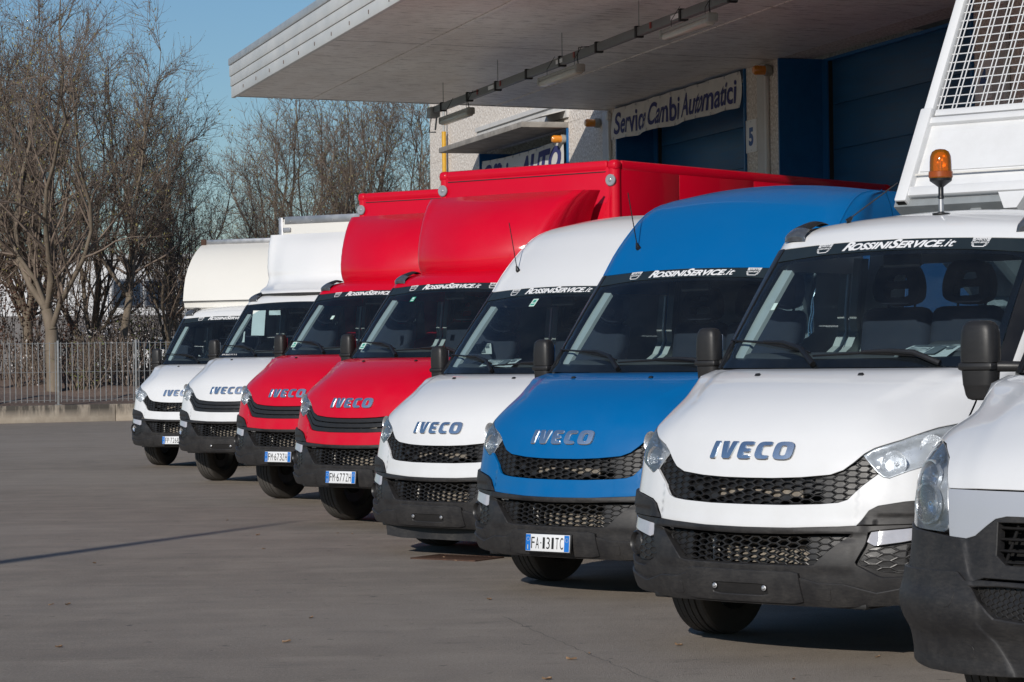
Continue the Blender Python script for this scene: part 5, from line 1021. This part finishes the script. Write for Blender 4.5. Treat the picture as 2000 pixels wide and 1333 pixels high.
# papers (things of their own, lying or hanging inside the cabs)
def paper(name, label, root, x, y, z, w_, h, rot, printed=True, cat='paper sheet'):
    a = root.rotation_euler.z; q = Matrix.Translation(root.location) @ Matrix.Rotation(a, 4, 'Z') @ Matrix.Translation((x, y, z)) @ Matrix.Rotation(rot[2], 4, 'Z') @ Matrix.Rotation(rot[0], 4, 'X') @ Matrix.Rotation(rot[1], 4, 'Y')
    t = thing(name, label, cat); t.matrix_world = q; t.location = q.translation; t.rotation_euler = q.to_euler(); n = 7; mb = MB(); V = [((i / (n - 1) - .5) * w_, (j / (n - 1) - .5) * h, .006 * math.sin(i * .9 + j * .5)) for j in range(n) for i in range(n)]; mb.add(V, [(j * n + i, j * n + i + 1, (j + 1) * n + i + 1, (j + 1) * n + i) for j in range(n - 1) for i in range(n - 1)], 0, True); link('sheet', mb.mesh('paper sheet', [M_PAPER]), t)
    if printed:
        mb = MB(); r_ = random.Random(int(abs(x) * 1000)); L3 = lambda a, b, c, d: mb.add([(a * w_, b * h, .0072), (c * w_, b * h, .0072), (c * w_, d * h, .0072), (a * w_, d * h, .0072)], [(0, 1, 2, 3)])
        L3(.02, -.40, .24, .30); [L3(-.45, -.38 + k * .09, -.45 + r_.uniform(.25, .42), -.35 + k * .09) for k in range(8)]; L3(.28, .05, .42, .32); L3(-.05, -.1, -.01, .3); L3(-.45, .38, .45, .44); link('print', mb.mesh('paper print', [M_PRINT]), t)
    return t
paper('paper_sheet', 'printed sheet with a small picture on the dashboard of the white tipper truck', v7, .43, 1.17, 1.556, .33, .19, (rad(17), 0, rad(-4)))
paper('paper_sheet', 'printed sheet lying on the dashboard of the white panel van', v5, -.22, 1.10, 1.555, .33, .16, (rad(20), 0, rad(4)))
paper('paper_sheet', 'pale sheet standing by the far door window inside the white panel van', v5, -.80, 1.46, 1.675, .24, .09, (rad(70), 0, rad(60)))
paper('paper_sheet', 'long crumpled sheet hanging behind the windscreen of the white truck with papers', v2, -.52, 1.50, 1.91, .19, .33, (rad(80), rad(4), rad(3)), False)
paper('paper_sheet', 'small torn sheet left of the long hanging one in the white truck', v2, -.78, 1.44, 1.73, .16, .14, (rad(75), rad(-8), rad(8)), False)
paper('paper_sheet', 'folded pale card right of the long hanging sheet in the white truck', v2, -.30, 1.56, 2.04, .18, .06, (rad(85), 0, 0), False)
# ------------------------------------------------------------------ bare spring trees
def bark(name, a, b_):
    m, n, b = _new(name); f = _noise(n, 3, 6, .75, stretch=(1, 1, .3)); g = _noise(n, 14, 3, .6)
    c = _mix(n, _map(n, g, .58, .7, 0, .5), _ramp(n, f, [(.3, a), (.7, b_)]), (.13, .135, .06)); n.links.new(c, b.inputs['Base Color']); b.inputs['Roughness'].default_value = .9; _bump(n, b, f, .6, .02); MATS[name] = m; return m
M_BARK = bark('bark', (.125, .097, .07), (.235, .19, .145)); M_TWIG = bark('twig bark', (.140, .104, .082), (.240, .185, .148)); M_BUD = simple('opening buds', (.24, .21, .07), .8, var=.3, scale=3)
def tubes(mb, P0, P1, R0, R1, n, mat):
    d = P1 - P0; d = d / (np.linalg.norm(d, axis=1)[:, None] + 1e-9); up = np.where(np.abs(d[:, 2:3]) > .9, [[1., 0, 0]], [[0., 0, 1]]); x = np.cross(d, up); x /= np.linalg.norm(x, axis=1)[:, None]; y = np.cross(d, x); m = len(P0); A = 2 * np.pi * np.arange(n) / n
    c, s_ = np.cos(A)[None, :, None], np.sin(A)[None, :, None]; O = x[:, None] * c + y[:, None] * s_; V = np.concatenate([P0[:, None] + O * R0[:, None, None], P1[:, None] + O * R1[:, None, None]], 1).reshape(-1, 3)
    k = np.arange(n); q = np.stack([k, n + k, n + (k + 1) % n, (k + 1) % n], 1); Fc = (np.arange(m)[:, None, None] * 2 * n + q[None]).reshape(-1, 4); mb.add(V, Fc.tolist(), mat, True)
def grow(seed, H=10.5, trunk_h=2.1, trunk_r=.16, limbs=6, spread=.55, dens=1.0, lean=(0, 0)):
    r_ = np.random.default_rng(seed); levels = [[], [], [], []]; tips = []
    def branch(p, d, L, r0, lev, n):
        p = np.array(p, float); d = np.array(d, float) / np.linalg.norm(d); pts = [p.copy()]; st = L / n
        for i in range(n):
            d = d + r_.normal(0, .10 + .03 * lev, 3) + np.array([0, 0, .10 if lev else .05]) * (1.0 if lev < 3 else .5); d /= np.linalg.norm(d); p = p + d * st; pts.append(p.copy())
        pts = np.array(pts); rr = r0 * (1 - .82 * np.linspace(0, 1, n + 1) ** .9); levels[lev].append((pts, rr)); return pts, rr
    def side(d, ang):
        d = d / np.linalg.norm(d); a = np.cross(d, r_.normal(0, 1, 3)); a /= np.linalg.norm(a) + 1e-9; return d * math.cos(ang) + a * math.sin(ang)
    tp, tr = branch((0, 0, -.2), (lean[0], lean[1], 1), trunk_h + .2, trunk_r, 0, 4); tr[:] = trunk_r * np.linspace(1.15, .85, len(tr)); levels[0][0] = (tp, tr)
    for k in range(limbs):
        az = 2 * math.pi * (k + r_.random() * .7) / limbs; inc = spread * (.35 + .9 * r_.random()) if k else .08; d = np.array([math.cos(az) * math.sin(inc), math.sin(az) * math.sin(inc), math.cos(inc)]); st = tp[-1] if k < limbs * .7 else tp[-2]
        Lm = (H - trunk_h) * (.75 + .3 * r_.random()); lp_, lr = branch(st, d, Lm, trunk_r * (.36 + .22 * r_.random()), 1, 9)
        for i in range(1, 10):
            for _ in range(1 + (r_.random() < .8 * dens) + (r_.random() < .4 * dens)):
                q = lp_[i]; dd = lp_[i] - lp_[i - 1]; L2 = Lm * (.16 + .30 * r_.random()) * (1.05 - .5 * i / 9); sp_, sr = branch(q, side(dd, .35 + .6 * r_.random()), L2, max(.013, lr[i] * .68), 2, 5)
                for j in range(1, 6):
                    for _ in range(2 + (r_.random() < .6)):
                        t_, ttr = branch(sp_[j], side(sp_[j] - sp_[j - 1], .3 + .7 * r_.random()), .35 + .85 * r_.random(), .0082, 3, 3); tips.append(t_[-1])
                        for _ in range(1 + (r_.random() < .75 * dens)):
                            u_, _r = branch(t_[1 + int(r_.random() * 2)], side(t_[2] - t_[1], .4 + .5 * r_.random()), .2 + .4 * r_.random(), .0062, 3, 2); tips.append(u_[-1])
    out = []
    for lev, sides in ((0, 10), (1, 6), (2, 4), (3, 3)):
        A, B_, Ra, Rb = [], [], [], []
        for pts, rr in levels[lev]: A.append(pts[:-1]); B_.append(pts[1:]); Ra.append(rr[:-1]); Rb.append(rr[1:])
        out.append((np.vstack(A), np.vstack(B_), np.concatenate(Ra), np.concatenate(Rb), sides))
    return out, np.array(tips), r_
def tree_meshes(seed, buds=.4, **k):
    lv, tips, r_ = grow(seed, **k); mb = MB(); tubes(mb, *lv[0], 0); tr = mb.mesh('tree trunk', [M_BARK], 180)
    mb = MB(); tubes(mb, *lv[1], 0); li = mb.mesh('tree limbs', [M_BARK], 180)
    mb = MB(); tubes(mb, *lv[2], 0); tubes(mb, *lv[3], 0)
    cr = mb.mesh('tree crown', [M_TWIG], 180)
    T = tips[r_.random(len(tips)) < buds]; q = r_.normal(0, 1, (len(T), 2, 3)) * .013; V = np.stack([T - q[:, 0], T + q[:, 1], T + q[:, 0] + [0, 0, .03], T - q[:, 1] + [0, 0, .02]], 1).reshape(-1, 3); mb = MB(); mb.add(V, (np.arange(len(T))[:, None] * 4 + np.arange(4)).tolist(), 0); bu = mb.mesh('tree buds', [M_BUD]); return tr, li, cr, bu
TM = [tree_meshes(11, H=11.5, trunk_r=.19, limbs=9, spread=.60, dens=1.2), tree_meshes(23, H=10.5, trunk_h=1.6, trunk_r=.13, limbs=6, spread=.45), tree_meshes(37, H=10.0, trunk_h=2.6, trunk_r=.13, limbs=6, spread=.40), tree_meshes(51, H=9.5, trunk_h=1.2, trunk_r=.14, limbs=7, spread=.6)]
def tree(kind, x, y, rz, s_, label, z=.9):
    t = thing('bare_tree', label, 'tree', (x, y, z), rz, 'bare trees beyond the fence'); t.scale = (s_, s_, s_)
    tr, li, cr, bu = TM[kind]; o = link('trunk', tr, t); link('limb', li, o); link('crown', cr, t); link('bud', bu, t); return t
def at_px(px, D): return (px - 1000) / F_PX * D
for kind, px, D, rz, s_, label in (
    (0, 105, 67, .4, .98, 'thick-trunked bare tree right behind the fence, forking low into many limbs'),
    (1, -30, 68, 1.2, .98, 'bare tree cut off by the left edge of the picture'),
    (2, 245, 69, 2.2, .93, 'slender bare tree just right of the thick-trunked one behind the fence'),
    (3, 178, 73, 4.2, .98, 'bare tree behind the gap between the thick trunk and the slender tree'),
    (1, 322, 71, 3.3, .76, 'bare tree rising behind the mirror of the farthest white truck'),
    (2, 352, 72, 5.1, .70, 'bare tree whose trunk touches the left edge of the cream box'),
    (3, 402, 78, .9, .60, 'budding bare tree above the cream rounded box'),
    (0, 60, 76, 2.6, .92, 'tall bare tree behind the thick-trunked one'),
    (1, 490, 84, 2.0, .56, 'thin bare tree at the left end of the far clump'),
    (2, 555, 86, 4.0, .90, 'bare tree with a forked stem above the left end of the white box'),
    (3, 612, 88, 1.1, 1.03, 'bare tree above the right end of the white box'),
    (2, 700, 87, 3.0, .97, 'bare tree directly above the first red box'),
    (3, 748, 91, .3, 1.05, 'bare tree left of the pebble wall, second from it'),
    (1, 806, 88, 1.7, .97, 'bare tree touching the corner of the pebble wall')):
    tree(kind, at_px(px, D), D, rz, s_, label)

# shrubs and hedge between the trees
def leaf_cloud(name, seed, n, size, box, mat, clump=9, lsz=.05):
    r_ = np.random.default_rng(seed); C = r_.uniform(-1, 1, (n // clump, 3)); rr = np.linalg.norm(C, axis=1); C = C[rr < 1.05] * np.array(box) * .5; C[:, 2] += box[2] * .5
    P = (C[:, None] + r_.normal(0, size, (len(C), clump, 3))).reshape(-1, 3); P = P[P[:, 2] > 0]; a = r_.normal(0, 1, (len(P), 3)); a /= np.linalg.norm(a, axis=1)[:, None]; b = np.cross(a, r_.normal(0, 1, (len(P), 3))); b /= np.linalg.norm(b, axis=1)[:, None]; s_ = lsz * r_.uniform(.5, 1.2, (len(P), 1))
    V = np.stack([P - a * s_, P + b * s_ * .5, P + a * s_, P - b * s_ * .5], 1).reshape(-1, 3); mb = MB(); mb.add(V, (np.arange(len(P))[:, None] * 4 + np.arange(4)).tolist(), 0); return mb.mesh(name, [mat])
def stems(name, seed, n, box):
    r_ = np.random.default_rng(seed); P0 = np.stack([r_.uniform(-.3, .3, n) * box[0], r_.uniform(-.3, .3, n) * box[1], np.zeros(n)], 1); P1 = P0 + np.stack([r_.normal(0, .22, n) * box[0], r_.normal(0, .22, n) * box[1], r_.uniform(.6, 1, n) * box[2]], 1); Mi = (P0 + P1) / 2 + r_.normal(0, .06, (n, 3)); mb = MB(); tubes(mb, P0, Mi, np.full(n, .016), np.full(n, .011), 4, 0); tubes(mb, Mi, P1, np.full(n, .011), np.full(n, .004), 4, 0)
    k = 6; q = np.repeat(np.arange(n), k); t = r_.uniform(.3, .95, n * k)[:, None]; A = P0[q] * (1 - t) + P1[q] * t; B_ = A + r_.normal(0, .18, (n * k, 3)) + [0, 0, .12]; tubes(mb, A, B_, np.full(n * k, .007), np.full(n * k, .003), 3, 0); return mb.mesh(name, [M_TWIG], 180)
M_BEECH = simple('dry beech leaves', (.105, .052, .036), .85, var=.4, scale=2); M_GREENL = simple('young green leaves', (.13, .15, .035), .7, var=.4, scale=2); M_BLOSS = simple('white blossom', (.70, .66, .64), .7, var=.08)
for px, D, bx, n, mat, ls, nm, lab, cat in (
    (30, 71, (3.6, 1.6, 4.3), 5200, M_BEECH, .06, 'beech_hedge', 'tall hedge of dry red-brown leaves at the left edge behind the fence', 'hedge'),
    (150, 74, (3.2, 1.4, 2.6), 2300, M_BEECH, .05, 'brown_shrub', 'low brown twiggy shrub behind the thick tree trunk', 'shrub'),
    (215, 68.5, (1.9, 1.0, 1.9), 650, M_BLOSS, .035, 'blossom_shrub', 'shrub with white blossom behind the fence in the middle', 'shrub'),
    (235, 76, (3.4, 1.2, 3.4), 2600, M_BEECH, .045, 'tall_brown_shrub', 'tall twiggy brown shrub in front of the white building, behind the slender tree', 'shrub'),
    (318, 75, (2.6, 1.2, 2.9), 2000, M_BEECH, .045, 'tall_brown_shrub', 'tall twiggy brown shrub left of the farthest white truck', 'shrub'),
    (160, 67.5, (1.5, 1.0, 1.5), 420, M_GREENL, .04, 'budding_shrub', 'sparse shrub with fresh green leaves right of the thick trunk', 'shrub'),
    (265, 70, (1.8, 1.0, 2.2), 1200, M_GREENL, .035, 'green_shrub', 'dark green shrub behind the right end of the fence', 'shrub'),
    (60, 69, (1.6, 1.0, 1.4), 300, M_BLOSS, .03, 'white_shrub', 'shrub with a few white flowers left of the thick trunk', 'shrub')):
    t = thing(nm, lab, cat, (at_px(px, D), D, .75), 0.3); link('foliage', leaf_cloud('foliage', int(px) + 5, n, .14, bx, mat, 9, ls), t); link('stem', stems('shrub stems', int(px), 46, bx), t)
for k, (px, D) in enumerate(((420, 96), (560, 104), (700, 100), (820, 106))):     # twiggy undergrowth seen between the far stems
    t = thing('thicket', ('twiggy thicket low behind the cream box', 'twiggy thicket low behind the white box', 'twiggy thicket low behind the first red box', 'twiggy thicket low beside the pebble wall')[k], 'thicket', (at_px(px, D), D, .6), .2, 'thickets far behind the trucks'); link('stem', stems('thicket stems', 80 + k, 130, (5, 2.4, 3.6)), t)

# pale works building far behind the trees
fb = thing('far_building', 'long white factory building with dark windows far behind the trees', 'building', (at_px(210, 120), 120, 0), rad(6))
M_FARW = simple('white cladding', (.62, .62, .62), .6, var=.06, scale=.4); M_FARG = simple('dark far glass', (.02, .035, .06), .1)
mb = MB(); mb.box((-6, 4, 3.2), (30, 8, 6.4), 0, .05); mb.box((-5, 3.9, 6.5), (30.4, 8.2, .25), 0, .03); link('wall', mb.mesh('far wall', [M_FARW]), fb)
mb = MB(); mb.box((-6, -.03, 1.85), (30.1, .1, 3.7), 0, .02); link('plinth', mb.mesh('far plinth', [simple('grey far plinth', (.16, .15, .145), .8, var=.3, scale=.6)]), fb)
mb = MB(); mb.box((0, -.02, 0), (1.45, .12, 1.35), 0, .02); wm = mb.mesh('far window', [simple('far window frame', (.10, .12, .15), .5)]); mb = MB(); mb.box((0, -.09, 0), (1.25, .03, 1.15), 0); pm_ = mb.mesh('far pane', [M_FARG])
for x in (.95, 2.5, 4.05, 5.6): 
    for z in (4.75,): w_ = link('window', wm, fb, (x, 0, z)); link('pane', pm_, w_)
mb = MB(); mb.box((-7, -.02, 6.0), (3.4, .06, 1.0), 0); link('sign_panel', mb.mesh('far dark panel', [M_FARG]), fb); mb = MB(); mb.box((.0, -.05, 3.0), (.08, .08, 6), 0); link('downpipe', mb.mesh('far pipe', [M_LETTER]), fb)
for k, px in enumerate((300, 338)):                                     # pale parked vehicles glimpsed behind the fence
    t = thing('parked_car', ('pale parked car glimpsed between the trunks behind the fence', 'pale parked car half hidden by the farthest white truck')[k], 'car', (at_px(px, 92), 92 + k * 3, .9), rad(8)); mb = MB()
    pr = [(-2.1, .35), (-2.1, .75), (-1.9, .95), (-1.25, 1.0), (-.65, 1.45), (.75, 1.48), (1.5, 1.02), (2.05, .95), (2.15, .7), (2.12, .35)]; mb.prism(pr, (0, -.85, 0), (1, 0, 0), (0, 0, 1), 1.7, 0); link('body', mb.mesh('car body', [WHITE]), t)
    mb = MB(); mb.prism([(-1.1, 1.02), (-.6, 1.38), (.7, 1.40), (1.25, 1.03)], (0, -.856, 0), (1, 0, 0), (0, 0, 1), .006, 0); link('side_window', mb.mesh('car window', [M_FARG]), t)
    for x in (-1.3, 1.35): mb = MB(); mb.lathe([(.0001, -.1), (.31, -.1), (.31, .1), (.0001, .1)], 24, 0, Matrix.Translation((x, -.8, .31)) @ Matrix.Rotation(math.pi / 2, 4, 'X')); link('wheel', mb.mesh('car wheel', [M_TYRE]), t)
